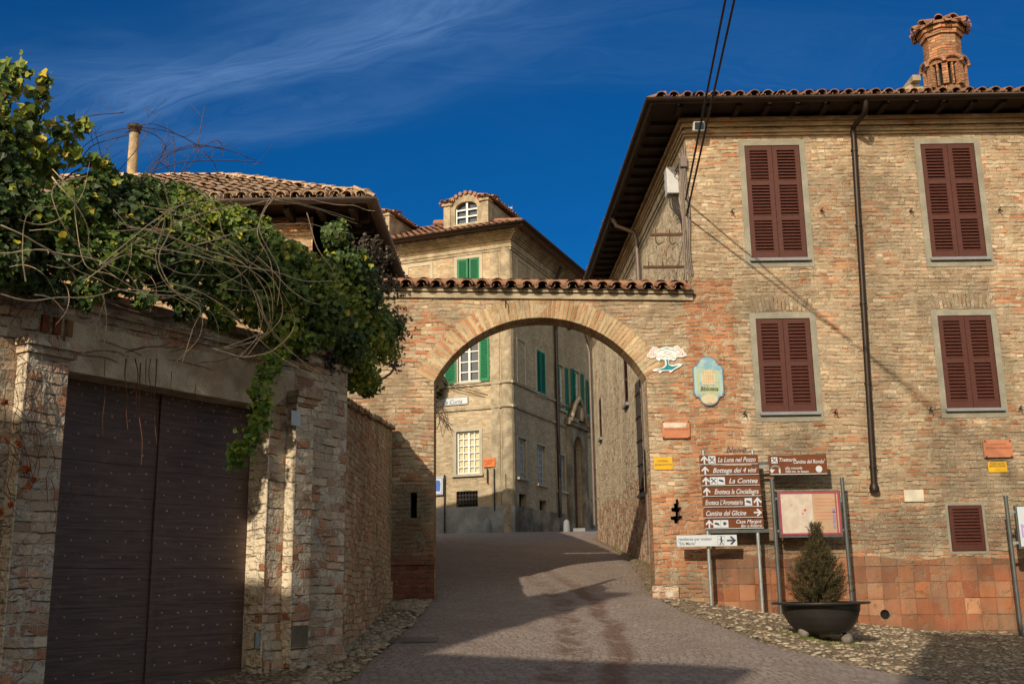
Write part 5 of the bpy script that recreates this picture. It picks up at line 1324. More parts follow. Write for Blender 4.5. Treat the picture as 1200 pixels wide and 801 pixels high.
con=thing('conifer',tuple(tb_),'small dark conical conifer growing in the round planter','shrub')
mb=MB(); st=MB(); rs=random.Random(77)
st.tube([tb_,tb_+Vector((0,0,TH*.75))],[.022,.006],6)
for i in range(540):
    h=rs.random()**.9; zc=h*TH*.82; rad=(.40*math.sin(min(1,(h*1.7+.42))*math.pi*.5)*(1-h**1.7)+.04)*rs.uniform(.62,1.15); a=rs.random()*6.283
    base=tb_+Vector((0,0,zc*.62)); tip=tb_+Vector((math.cos(a)*rad,math.sin(a)*rad,zc+rs.uniform(.0,.10)))
    if h>.9: tip=tb_+Vector((rs.gauss(0,.045)+.02,rs.gauss(0,.045),TH*rs.uniform(.85,1.06)))
    mid=base.lerp(tip,.55)+Vector((0,0,-.04)); sp=smooth_path([base,mid,tip],5)
    if i%3==0: st.tube(sp,.0035,3,caps=False)
    u0_=rs.random()
    for k,p in enumerate(sp):
        f=k/len(sp)
        if f<.35: continue
        for j in range(9):
            d=Vector((rs.gauss(0,.6),rs.gauss(0,.6),rs.gauss(.55,.4))).normalized()*rs.uniform(.025,.055); s=d.cross(Vector((rs.gauss(0,1),rs.gauss(0,1),rs.gauss(0,1)))).normalized()*.0035
            q=p+Vector((rs.gauss(0,.008),rs.gauss(0,.008),rs.gauss(0,.012))); u=max(0,min(1,u0_*.6+rs.random()*.4)); mb.add([q-s,q+s,q+d],[(0,1,2)],uvs=[[(u,u)]*3])
mb.build('foliage',M['needle'],con); st.build('trunk',M['vinedark'],con)
# ================================================================== SIGNS
PY=17.62
FP=Facade((0,PY),(1,0))
def arrow(mb,F,u,z,s,rot,o0,o1):
    pts=[(-.09,-.5),(.09,-.5),(.09,.12),(.36,-.16),(.48,-.02),(0,.5),(-.48,-.02),(-.36,-.16),(-.09,.12)]
    c,sn=math.cos(rot),math.sin(rot); mb.panel(F,[(u+(x*c-y*sn)*s,z+(x*sn+y*c)*s) for x,y in pts],[],o0,o1)
def barr(mb,F,u,z,l,w,rot,o0,o1):
    c,sn=math.cos(rot),math.sin(rot); mb.panel(F,[(u+(x*c-y*sn),z+(x*sn+y*c)) for x,y in ((-l/2,-w/2),(l/2,-w/2),(l/2,w/2),(-l/2,w/2))],[],o0,o1)
def picto(root,F,u,z,s,kind,o):
    mb=MB(); mb.fbox(F,u-s/2,u+s/2,z-s/2,z+s/2,o,o+.003); pc=mb.build('pictogram',M['signwhite'],root)
    mb=MB()
    if kind=='food':
        barr(mb,F,u,z,s*.95,s*.12,R(45),o+.0035,o+.005); barr(mb,F,u,z,s*.95,s*.12,R(-45),o+.0055,o+.007)
        barr(mb,F,u-s*.24,z+s*.24,s*.2,s*.24,R(45),o+.0075,o+.009)
    elif kind=='bed':
        barr(mb,F,u,z-s*.08,s*.72,s*.12,R(-18),o+.0035,o+.005); mb.panel(F,circ(u-s*.2,z+s*.12,s*.1,8),[],o+.0055,o+.007); barr(mb,F,u+s*.08,z+s*.04,s*.4,s*.16,R(-18),o+.0075,o+.009)
    else:
        mb.panel(F,[(u-s*.22,z+s*.22),(u-s*.16,z-s*.2),(u+s*.12,z-s*.2),(u+s*.18,z+s*.22)],[],o+.0035,o+.005); mb.panel(F,circ(u+s*.2,z+s*.06,s*.13,10),[circ(u+s*.2,z+s*.06,s*.07,10)],o+.0055,o+.007)
    mb.build('symbol',M['navy'],pc) if False else mb.build('pictogram_print',M['navy'],root)
r=FP.rect((819.6,532),(887.7,532),(823,619.5),(893,619.5))
W_=r[1]-r[0]; ph=(r[3]-r[2])/7
ds=thing('direction_sign',(r[0]+W_/2,PY,g(r[0]+.6,PY)),'stack of seven brown tourist arrow panels on two grey poles against the brick wall','sign')
rows=[('La Luna nel Pozzo',['up','food'],'R'),('Bottega dei 4 vini',['up'],'R'),('La Contea',['up','food','bed'],'R'),('Enoteca la Cinciallegra',['up'],'R'),("Enoteca L'Aromatario",['upR','bedR'],'L'),('Cantina del Glicine',['right'],'L'),(None,['up','bed','cup'],'R')]
for i,(txt,ic,al) in enumerate(rows):
    z1=r[3]-i*ph; z0=z1-ph; z1-=.012; sh_=.004*i; a,b=r[0]+sh_,r[1]+sh_; zc=(z0+z1)/2; h=z1-z0
    mb=MB(); mb.fbox(FP,a,b,z0+.004,z1,0,.03); p=mb.build('arrow_panel',M['brown'],ds,bevel=.004); p['label']='brown panel with white script lettering'+(' reading '+txt if txt else ' reading Casa Margot')
    mb=MB(); mb.fbox(FP,a+.004,b-.004,z0+.006,z0+.015,.0302,.0325)
    x=a+.08; xr_=b-.08; pics=[]
    for k in ic:
        if k=='up': arrow(mb,FP,x,zc+.005,h*.82,0,.0302,.033); x+=.125
        elif k=='right': arrow(mb,FP,xr_,zc+.005,h*.82,-math.pi/2,.0302,.033); xr_-=.1
        elif k=='upR': arrow(mb,FP,xr_+.01,zc+.005,h*.9,0,.0302,.033); xr_-=.01
        elif k=='bedR': pics.append((xr_-.13,'bed')); xr_-=.13
        else: pics.append((x,k)); x+=.125
    if txt:
        if al=='R': L0=x-.03 if len(ic)>1 else x; text_mb(mb,FP,txt,L0,b-.04,zc+.005,h*.50,.0325,.35,'R',.012)
        else: text_mb(mb,FP,txt,a+.04,xr_-.09,zc+.005,h*.50,.0325,.35,'L',.012)
    else:
        text_mb(mb,FP,'Casa Margot',x+.03,b-.03,zc+.04,h*.36,.0325,.35,'R',.012); text_mb(mb,FP,'Bar e Ristoro',x+.03,b-.03,zc-.03,h*.28,.0325,.35,'R',.012)
    mb.build('lettering',M['signwhite'],p)
    for (xx,k) in pics: picto(p,FP,xx,zc+.005,h*.74,k,.031)
pt=[FP.hit(829,640),FP.hit(889,625)]; pbx=[pt[0][0]+.0,pt[1][0]+.02]
for k,x in enumerate((r[0]+.08,r[1]-.07)):
    zb=g(x,PY)-.2; mb=MB(); mb.tube([FP.p(x,zb,-.035),FP.p(x,r[3]+.05,-.035)],.03,12); mb.lathe(FP.p(x,r[3]+.05,-.035),[(.034,0),(.034,.02),(0,.035)],12); mb.build('post',M['steel'],ds)
    mb=MB()
    for z in (r[3]-.06,r[2]+.05): mb.fbox(FP,x-.045,x+.045,z-.02,z+.02,-.07,-.001)
    mb.build('clamp',M['steel'],ds)
mb=MB(); mb.fbox(FP,r[0]+.1,r[1]+.12,r[2]-.06,r[2]-.005,-.03,.0); mb.build('cross_rail',M['darksteel'],ds); mb=MB(); mb.fbox(FP,r[1]-.02,r[1]+.55,r[3]-.17,r[3]-.13,-.06,-.03); mb.build('cross_rail',M['darksteel'],ds)
# white facility sign clamped to the left pole
q=FP.rect((793,628),(863,625),(793,641),(864,638.5),.05)
fs_=P(FP,'signwhite',q,.035,.06,'facility_sign','white arrow sign for a care home, low on the left pole of the brown panels','sign',.004)
lettering(FP,fs_,[('residenza per anziani',q[0]+.03,lerp(q[0],q[1],.64),q[3]-.058,.046,0,'L',.004),('"Da Maria"',q[0]+.03,lerp(q[0],q[1],.40),q[2]+.050,.046,0,'L',.004)],'black',.062)
mb=MB(); zc=(q[2]+q[3])/2; arrow(mb,FP,q[1]-.09,zc,.15,-math.pi/2,.061,.064); x=lerp(q[0],q[1],.74)
mb.panel(FP,circ(x,zc+.055,.013,8),[],.061,.064); barr(mb,FP,x,zc+.012,.06,.022,R(90),.061,.064); barr(mb,FP,x-.014,zc-.04,.06,.011,R(65),.0645,.066); barr(mb,FP,x+.014,zc-.04,.06,.011,R(-65),.0645,.066); barr(mb,FP,x,zc+.01,.07,.009,R(-20),.0665,.068)
mb.ring(FP,(x-.055,x+.05,q[2]+.02,q[3]-.02),.003,.0602,.0615)
mb.build('symbols',M['navy'],fs_)
mb=MB(); mb.fbox(FP,q[0]+.3,q[0]+.5,zc-.05,zc+.05,-.06,.034); mb.build('clamp',M['steel'],fs_)
# notice board
q=FP.rect((912,576),(983.5,576),(914.5,627),(985.5,627))
nb=thing('notice_board',((q[0]+q[1])/2,PY,g(4.4,PY)),'framed town map board with a pink border on two dark poles behind the planter','notice board')
for x,px_ in ((q[0]-.085,0),(q[1]+.075,1)):
    zt=FP.hit(907,562)[1]; mb=MB(); mb.tube([FP.p(x,g(x,PY)-.2,0),FP.p(x,zt,0)],.032,12); mb.lathe(FP.p(x,zt,0),[(.036,0),(.036,.02),(0,.03)],12); mb.build('post',M['darksteel'],nb)
mb=MB(); mb.fbox(FP,q[0]-.02,q[1]+.02,q[2]-.03,q[3]+.02,-.05,.02); mb.build('case',M['darksteel'],nb,bevel=.004)
mb=MB(); mb.ring(FP,(q[0]+.03,q[1]-.03,q[2]+.04,q[3]-.03),.03,.0205,.032); mb.fbox(FP,q[1]-.075,q[1]-.055,q[2]+.04,q[3]-.03,.0285,.031); mb.build('pink_border',simple('pink_frame',(.28,.045,.075),.5),nb)
for z in (q[2]+.08,q[3]-.1):
    for a,b in ((q[0]-.1,q[0]),(q[1],q[1]+.1)): mb=MB(); mb.fbox(FP,a,b,z-.015,z+.015,-.045,-.01); mb.build('bracket',M['steel'],nb)
mt,t=newmat('map_print'); pos=t.n('ShaderNodeNewGeometry').outputs['Position']; a_=t.noise(pos,7,4,.6); c_=t.mix(t.ss(a_,.4,.65),(.40,.34,.28),(.46,.42,.36)); vo=t.n('ShaderNodeTexVoronoi',{'Vector':pos,'Scale':9.0},feature='DISTANCE_TO_EDGE').outputs[0]
c_=t.mix(t.m('MULTIPLY',t.m('SUBTRACT',1.0,t.ss(vo,.01,.05)),.35),c_,(.60,.36,.26)); t.out(c_,.35,spec=.5); M['map']=mt
mb=MB(); mb.fbox(FP,q[0]+.03,lerp(q[0],q[1],.55),q[2]+.04,q[3]-.03,.0207,.027); mp=mb.build('map_sheet',M['map'],nb)
mb=MB()
for (a,b,s) in ((.42,.58,.022),(.38,.50,.014),(.20,.7,.010)): mb.panel(FP,circ(lerp(q[0],q[1],a),lerp(q[2],q[3],b),s,6),[],.0272,.029)
mb.build('map_markers',simple('red_print',(.5,.05,.04),.5),mp)
mb=MB(); mb.fbox(FP,lerp(q[0],q[1],.552),q[1]-.03,q[2]+.04,q[3]-.03,.0206,.0268); ls=mb.build('legend_sheet',simple('peach_sheet',(.40,.27,.17),.5,scale=3),nb)
mb=MB()
for k in range(7):
    zz=q[3]-.12-k*.055; wd=(.30,.38,.33,.1,.36,.28,.34)[k]; mb.fbox(FP,lerp(q[0],q[1],.58),lerp(q[0],q[1],.58)+wd,zz,zz+.012,.027,.0285)
mb.build('printed_lines',simple('faded_red_print',(.45,.15,.10),.6),ls)
mb=MB()
for k in range(4): mb.fbox(FP,q[1]-.13,q[1]-.085,q[2]+.10+k*.085,q[2]+.165+k*.085,.027,.0285)
mb.build('printed_pictures',simple('blue_grey_print',(.20,.18,.32),.6),ls)
# restaurant sign
q=FP.rect((900.5,533.5),(967.5,533),(901,556.5),(969.5,556))
rsn=P(FP,'brown',q,.0,.04,'restaurant_sign','wide brown trattoria sign with white script above the notice board','sign',.005)
lettering(FP,rsn,[('Trattoria',q[0]+.17,q[0]+.45,q[3]-.07,.06,.3,'L',.012),('Cantina del Rondo\'',q[0]+.40,q[1]-.03,q[3]-.105,.065,.3,'L',.012),('alla rotonda',q[0]+.26,q[0]+.72,q[2]+.115,.042,0,'L',.012),('500 mt. in basso',q[0]+.26,q[0]+.76,q[2]+.058,.042,0,'L',.012)],'signwhite',.0425)
mb=MB(); mb.panel(FP,circ(q[1]-.14,q[2]+.09,.055,18),[],.041,.044); 
ar=[(q[0]+.10+.065*math.cos(math.pi*k/10),q[2]+.10+.05*math.sin(math.pi*k/10)) for k in range(11)]; 
for (a,b) in zip(ar,ar[1:]): barr(mb,FP,(a[0]+b[0])/2,(a[1]+b[1])/2,math.dist(a,b)+.012,.026,math.atan2(b[1]-a[1],b[0]-a[0]),.041,.0438)
mb.fbox(FP,q[0]+.152,q[0]+.178,q[2]+.03,q[2]+.10,.0411,.0436); mb.panel(FP,[(q[0]+.0,q[2]+.09),(q[0]+.035,q[2]+.03),(q[0]+.09,q[2]+.09)],[],.0412,.0437); mb.fbox(FP,q[0]+.01,q[1]-.01,q[2]+.008,q[2]+.018,.041,.0435)
mb.build('symbols',M['signwhite'],rsn); picto(rsn,FP,q[0]+.09,q[3]-.08,.10,'food',.041)
mb=MB(); mb.fbox(FP,q[0]-.17,q[1]-.2,q[2]+.12,q[2]+.16,-.03,-.001); mb.fbox(FP,q[0]+.1,q[0]+.14,q[2]+.1,q[2]+.18,-.38,-.031); mb.fbox(FP,q[1]-.3,q[1]-.26,q[2]+.1,q[2]+.18,-.38,-.031); mb.build('bracket',M['steel'],rsn)
# board cut by the right edge of the picture
FQ=Facade((0,17.3),(1,0)); a=FQ.hit(1181,582); b=FQ.hit(1194,740); x=(a[0]+b[0])/2
bd=thing('information_board',(x+.5,17.3,g(8,17.3)),'pale blue information board on a thin dark post at the right edge','notice board')
mb=MB(); mb.tube([FQ.p(x,g(x,17.3)-.2,0),FQ.p(x,a[1],0)],.032,12); mb.lathe(FQ.p(x,a[1],0),[(.037,0),(.037,.02),(0,.03)],12); mb.build('post',M['darksteel'],bd)
mb=MB(); mb.tube([FQ.p(x+1.15,g(x,17.3)-.3,0),FQ.p(x+1.15,a[1],0)],.032,12); mb.build('post',M['darksteel'],bd)
zt=FQ.hit(1188,592)[1]; zb=FQ.hit(1192,643)[1]; x0_=FQ.hit(1188,592)[0]
mb=MB(); mb.fbox(FQ,x0_,x+1.07,zb,zt,-.03,.03); mb.build('case',M['darksteel'],bd,bevel=.004)
mb=MB(); mb.fbox(FQ,x0_+.03,x+1.04,zb+.04,zt-.02,.0305,.034); mb.build('board_sheet',M['signwhite'],bd)
mb=MB(); text_mb(mb,FQ,'Neive',x0_+.06,x+.9,(zt+zb)/2-.05,.22,.0355,0,'L'); mb.build('lettering',simple('lilac_print',(.35,.25,.5),.5),bd)
mb=MB()
for z in (zb+.1,zt-.1): mb.fbox(FQ,x,x0_+.01,z-.02,z+.02,-.02,.02)
mb.build('bracket',M['steel'],bd)
# plaques on the arch/house wall
FW_=Facade((0,18),(1,0))
def wrect(x0,y0,x1,y1,slant=0): return FW_.rect((x0,y0),(x1,y0),(x0+slant,y1),(x1+slant,y1))
r=wrect(775,493.5,807.5,513.5,1); p=P(FW_,'plaque',r,.02,.05,'terracotta_plaque','worn terracotta plaque with a chalky white band left above the yellow plate','plaque',.004)
mb=MB(); w=r[1]-r[0]; top=[(lerp(r[0]+.03,r[1]-.07,k/14),r[3]-.11+.02*mnoise.noise(Vector((k*.9,0,2)))) for k in range(15)]; mb.panel(FW_,top+[(r[1]-.05,r[3]-.03),(r[0]+.02,r[3]-.03)],[],.0505,.052); mb.build('white_band',M['marble'],p)
lettering(FW_,p,[('CONTRADA GIOVANNI',r[0]+.03,r[1]-.03,r[2]+.15,.03,0,'C')],'rust',.052)
mb=MB()
for (a,b) in ((r[0]+.02,r[3]-.015),(r[1]-.02,r[3]-.015),(r[0]+.02,r[2]+.015),(r[1]-.02,r[2]+.015)): mb.panel(FW_,circ(a,b,.012,8),[],.0503,.06)
mb.build('bolts',M['iron'],p)
r=wrect(1150.5,515.5,1184,536,2); p=P(FW_,'plaque',r,.02,.05,'terracotta_plaque','plain terracotta plaque with two engraved dark lines, above the right yellow plate','plaque',.004)
lettering(FW_,p,[('PASSEGGIATA',lerp(r[0],r[1],.22),lerp(r[0],r[1],.8),r[3]-.075,.03,0,'C'),('GIOVANNA ROMAGNOLO',r[0]+.03,r[1]-.02,r[3]-.135,.036,0,'C')],'rust',.052)
mb=MB()
for (a,b) in ((r[0]+.03,r[3]-.02),(r[1]-.03,r[3]-.02),(r[0]+.03,r[2]+.015),(r[1]-.03,r[2]+.015)): mb.panel(FW_,circ(a,b,.013,8),[],.0503,.06)
mb.build('bolts',M['iron'],p)
r=wrect(766,535.5,787.5,550,1); p=P(FW_,'yellow',r,.012,.02,'yellow_plate','yellow plate with dark capitals beside the arch, left of the brown panels','plate')
lettering(FW_,p,[('CONTRADA',r[0]+.05,r[1]-.07,r[3]-.065,.032,0,'C',.012),('DI SAN ROCCO',r[0]+.015,r[1]-.015,r[3]-.125,.036,0,'C',.012)],'black',.022)
r=wrect(1157,541,1179,553,1); p=P(FW_,'yellow',r,.012,.02,'yellow_plate','yellow plate right under the plain terracotta plaque at the right edge','plate')
lettering(FW_,p,[('PIAZZA NEGRO',r[0]+.02,r[1]-.02,r[3]-.03,.025,0,'C',.01),('MARIA A NORD',r[0]+.02,r[1]-.02,r[3]-.07,.028,0,'C',.01),('CONTRADA',r[0]+.05,r[1]-.05,r[2]+.03,.012,0,'C')],'black',.022)
r=wrect(1058.5,573.5,1081.5,587.5,1); P(FW_,'marble',r,.012,.03,'stone_plate','blank pale stone plate set in the wall left above the small vent','plate',.003)
a=FW_.hit(851,531);b=FW_.hit(874,522); mb=MB(); text_mb(mb,FW_,'Neive',a[0],b[0],(a[1]+b[1])/2,.11,.004,.4,'C'); mb.build('painted_lettering',M['navy'],house)
# tree emblem
def fix(pts,box):   # unit coords (0..1, y up) into box
    return [(lerp(box[0],box[1],x),lerp(box[2],box[3],y)) for x,y in pts]
bx=wrect(757.5,405,804.5,437.5,1)
em=thing('tree_emblem',((bx[0]+bx[1])/2,17.97,bx[2]),'enamel emblem of a teal tree with white and pink crown on the brick wall','emblem')
crown=[]
for (x,y,r_,a0,a1) in ((.09,.66,.10,200,320),):
    pass
pr=[(0.0,.60),(.10,.55),(.22,.57),(.25,.48),(.30,.44),(.38,.50),(.44,.47),(.455,.30),(.36,.20),(.12,.145),(.16,.07),(.27,.09),(.31,.0),(.37,.08),(.52,.09),(.57,.015),(.63,.08),(.66,.12),(.84,.25),(.88,.33),(.80,.35),(.64,.29),(.545,.32),(.54,.47),(.60,.48),(.66,.44),(.72,.50),(.74,.57),(.90,.57),(1.0,.62),(.97,.72),(.93,.76),(.90,.87),(.84,.90),(.78,1.0),(.70,.97),(.68,.90),(.60,.92),(.50,.97),(.40,.92),(.30,.88),(.26,.95),(.16,.96),(.10,.88),(.08,.78),(.02,.72)]
mb=MB(); mb.panel(FW_,fix(pr,bx),[],.012,.028); mb.build('backing',M['white'],em)
mb=MB(); mb.panel(FW_,fix([(.475,.50),(.485,.30),(.42,.20),(.22,.125),(.34,.12),(.60,.12),(.68,.19),(.80,.29),(.62,.24),(.53,.30),(.52,.50)],bx),[],.0285,.032)
mb.panel(FW_,fix([(.44,.86),(.48,.91),(.54,.91),(.58,.85),(.53,.88),(.48,.88)],bx),[],.0285,.032); mb.build('trunk_and_ground',M['teal'],em)
mb=MB(); 
for (x,y) in ((.07,.66),(.14,.72),(.14,.84),(.22,.88),(.20,.66),(.76,.88),(.84,.82),(.86,.70),(.92,.66),(.78,.66)):
    c_=fix([(x,y)],bx)[0]; mb.panel(FW_,circ(c_[0],c_[1],.030,10),[circ(c_[0],c_[1],.018,10)],.0285,.031)
for (x,y,l) in ((.35,.62,.12),(.5,.58,.1),(.6,.64,.12),(.45,.72,.08)):
    c_=fix([(x,y)],bx)[0]; barr(mb,FW_,c_[0],c_[1],l*.6,.010,R(-10),.0285,.031)
mb.build('pink_blossoms',M['salmon'],em)
mb=MB()
for (x,y,l,a) in ((.30,.80,.08,30),(.38,.84,.1,10),(.62,.84,.1,-10),(.70,.80,.08,-30),(.25,.60,.08,0),(.42,.60,.06,40),(.55,.70,.1,20),(.66,.56,.08,0),(.34,.52,.05,60),(.5,.78,.1,0)):
    c_=fix([(x,y)],bx)[0]; barr(mb,FW_,c_[0],c_[1],l,.008,R(a),.0315,.033)
mb.build('grey_veins',simple('blue_grey_enamel',(.25,.38,.42),.5),em)
# decorative shop sign
bx=wrect(811,417.5,847,475.5,1.5)
def notch(k):
    e=[(.5-.26,0.0)]; pts=[]
    half=[(.0,.24),(.0,.74),(.05,.80),(.10,.82),(.20,.86)]
    pts=[(.5+.30*math.cos(a),.86+.14*math.sin(a)) for a in [math.pi*i/12 for i in range(13)]]   # top dome right->left
    left=[(.16,.86),(.14,.82),(.04,.80),(0,.76),(0,.24),(.04,.22),(.05,.18),(.16,.17),(.18,.13)]
    bot=[(.5-.30*math.cos(a),.13-.13*math.sin(a)) for a in [math.pi*i/12 for i in range(13)]]
    right=[(1-x,y) for x,y in left[::-1]]
    o=pts+left+bot+right
    return [(.5+(x-.5)*k,.5+(y-.5)*(1-(1-k)*.62)) for x,y in o]
sg=thing('shop_sign',((bx[0]+bx[1])/2,17.96,bx[2]),'light blue curved shop sign with a painted arched window on the brick wall','sign')
mb=MB(); mb.panel(FW_,fix(notch(1),bx),[],.012,.035); mb.build('backing',simple('slate_rim',(.12,.17,.22),.5),sg)
mt,t=newmat('painted_sky_blue'); pos=t.n('ShaderNodeNewGeometry').outputs['Position']; t.out(t.mix(t.ss(t.noise(pos,5,3),.4,.6),(.15,.29,.38),(.29,.40,.37)),.5); 
mb=MB(); mb.panel(FW_,fix(notch(.92),bx),[],.0355,.038); mb.build('face',mt,sg)
mb=MB(); mb.panel(FW_,fix([(.14,.28),(.26,.16),(.74,.16),(.86,.28),(.86,.66),(.80,.72),(.20,.72),(.14,.66)],bx),[fix([(.20,.30),(.30,.20),(.70,.20),(.80,.30),(.80,.64),(.76,.69),(.24,.69),(.20,.64)],bx)],.0385,.041)
mb.panel(FW_,fix([(.24,.24),(.76,.24),(.76,.40),(.24,.40)],bx),[],.0385,.0405); mb.build('green_band',simple('pale_yellow_green',(.34,.38,.22),.5),sg)
mb=MB(); mb.panel(FW_,fix([(.28,.42),(.72,.42)]+[(.5+.22*math.cos(a),.60+.13*math.sin(a)) for a in [math.pi*i/10 for i in range(11)]],bx),[],.0415,.043); 
mb.panel(FW_,fix([(.5+.27*math.cos(a),.13+.10*math.sin(a)) for a in [2*math.pi*i/20 for i in range(20)]],bx),[],.0415,.043); mb.build('cream_window',simple('cream_paint',(.50,.43,.29),.5),sg)
mb=MB()
for x in (.355,.43,.5,.57,.645): a=fix([(x,.42),(x,.69 if abs(x-.5)>.1 else .73)],bx); mb.fbox(FW_,a[0][0]-.003,a[0][0]+.003,a[0][1],a[1][1],.0435,.045)
for y in (.48,.54,.60,.66): a=fix([(.29,y),(.71,y)],bx); mb.fbox(FW_,a[0][0],a[1][0],a[0][1]-.003,a[0][1]+.003,.0436,.0448)
mb.build('window_bars',simple('tan_line',(.40,.24,.10),.6),sg)
mb=MB(); c0_=fix([(.22,.34),(.80,.34)],bx); text_mb(mb,FW_,'Biblioteca',c0_[0][0],c0_[1][0],c0_[0][1],.075,.044,.3,'C',.02); text_mb(mb,FW_,'Neive',fix([(.36,.05)],bx)[0][0],fix([(.64,.05)],bx)[0][0],fix([(.5,.06)],bx)[0][1],.025,.044,0,'C'); mb.build('lettering',M['black'],sg)
# ================================================================== wall fittings
q=FW_.hit(815,150); mb=MB(); z=q[1]
fl_=thing('floodlight',(q[0]+.02,17.9,z-.1),'small grey floodlight under the eave at the top corner of the house','lamp')
z-=.10; mb.box((q[0]+.0,17.72,z+.0),.20,.16,.17,0,Matrix.Rotation(R(20),3,'X')); mb.build('housing',M['grey'],fl_,bevel=.02)
mb=MB(); mb.box((q[0],17.632,z-.02),.16,.01,.12,0,Matrix.Rotation(R(20),3,'X')); mb.build('lens',M['glass'],fl_)
mb=MB(); mb.fbox(FW_,q[0]-.03,q[0]+.03,z-.02,z+.05,.001,.22); mb.build('arm',M['steel'],fl_)
jb=thing('junction_box',(3.0,18.9,7.7),'pale grey utility box hung on the side wall near the house corner','junction box')
c=atY(787,214,18.9); mb=MB(); mb.box((c.x,18.9,c.z),.22,.3,.52); mb.build('box',M['grey'],jb,bevel=.012)
mb=MB()
for k in range(5): mb.tube(smooth_path([Vector((c.x-.05+.03*k,18.85,c.z-.24)),Vector((c.x-.06+.04*k,18.8,c.z-.5)),Vector((c.x+.02+.03*k,18.75,c.z-.65)),Vector((HX-.05,18.6,c.z-.85-.05*k))],5),.012,5)
mb.tube([Vector((c.x+.1,18.9,c.z)),Vector((HX+.02,18.9,c.z))],.02,6); mb.build('cable_tails',M['cable'],jb)
for (x0,x1,y,lab) in ((765,802,275,'upper rusty insulator bracket with two hooks on the side wall'),(757,803,313,'lower rusty iron bracket just above the arch coping')):
    a=atY(x0,y,18.5);b=atY(x1,y,18.5)
    mb=MB(); mb.box(((a.x+HX)/2,18.5,a.z),HX+.1-a.x,.05,.045)
    for k,xx in enumerate((.05,.30)):
        if y<300: mb.tube(smooth_path([Vector((a.x+xx,18.48,a.z)),Vector((a.x+xx,18.48,a.z-.13)),Vector((a.x+xx+.05,18.48,a.z-.19)),Vector((a.x+xx+.11,18.48,a.z-.15))],5),.012,6)
        mb.tube([Vector((a.x+xx,18.48,a.z)),Vector((a.x+xx,18.48,a.z+.10))],.012,6)
    tag(mb.build('insulator_bracket',M['rust']),lab,'bracket','iron brackets on the side wall')
mb=MB(); rs=random.Random(2)
for k in range(3):
    P_=[Vector((HX-.03-.035*k,17.96+.02*k,9.3-.1*k)),Vector((HX-.05-.03*k,17.95,8.7)),Vector((HX-.02-.035*k+rs.uniform(-.02,.02),17.96,8.0)),Vector((HX-.04-.03*k,17.95,7.3)),Vector((HX-.01-.03*k,17.96,6.85))]
    mb.tube(smooth_path(P_,5),.013,5)
mb.tube([Vector((HX-.10,18.15,9.2)),Vector((HX-.10,18.15,6.8))],.018,8); mb.box((HX-.07,17.95,8.95),.12,.1,.2)
tag(mb.build('wall_cables',M['gutter2']),'bundle of grey cables and conduit running down the house corner','cable')
mb=MB(); 
W0=FW_.p(FW_.hit(803,235)[0],FW_.hit(803,235)[1],.06)
for k,(px_,dz) in enumerate(((850,0),(857,.12))):
    e=atY(px_,0,12.6); d=(e-W0); far=W0+d*4.35+Vector((0,0,.6)); pts=[W0+Vector((0,0,-.28*k))+ (far-W0)*s+Vector((0,0,-.35*math.sin(math.pi*s)*0)) for s in [i/16 for i in range(17)]]
    pts=[W0+Vector((0,0,-.30*k))]+[W0+d*s+Vector((0,0,-.30*k*(1-min(1,s*.5)))) for s in [.25,.5,.75,1,1.5,2.2,3,4.0]]
    tag(MB().tube(smooth_path(pts,4),.017,6).build('overhead_cable',M['cable']),('thick black overhead cable rising from the house corner, left of the pair' if k==0 else 'thinner black overhead cable rising from the house corner, right of the pair'),'cable','overhead cables')
for pz_ in (): pass
# eaves cables under the side eave
mb=MB(); mb.tube([FS.p(SL-.2,9.1,.06),FS.p(SL-4,9.15,.06),FS.p(SL-9,9.1,.06),FS.p(3,9.2,.06)],.014,5); mb.tube([FS.p(SL-.2,9.0,.08),FS.p(SL-6,8.95,.08),FS.p(3,9.0,.08)],.010,5); mb.build('eave_cables',M['cable'],house)
# manhole cover
c=Vector((-.72,12.75,0)); q=atY(485,747,12.7); z=g(q.x,q.y)+.012
mb=MB(); mb.box((q.x-.0,q.y,z),.55,.42,.03); 
mh=tag(mb.build('manhole_cover',M['darksteel']),'flat rectangular dark drain cover set in the setts near the left verge','manhole cover'); mh.rotation_euler=(math.atan(.078),0,0)

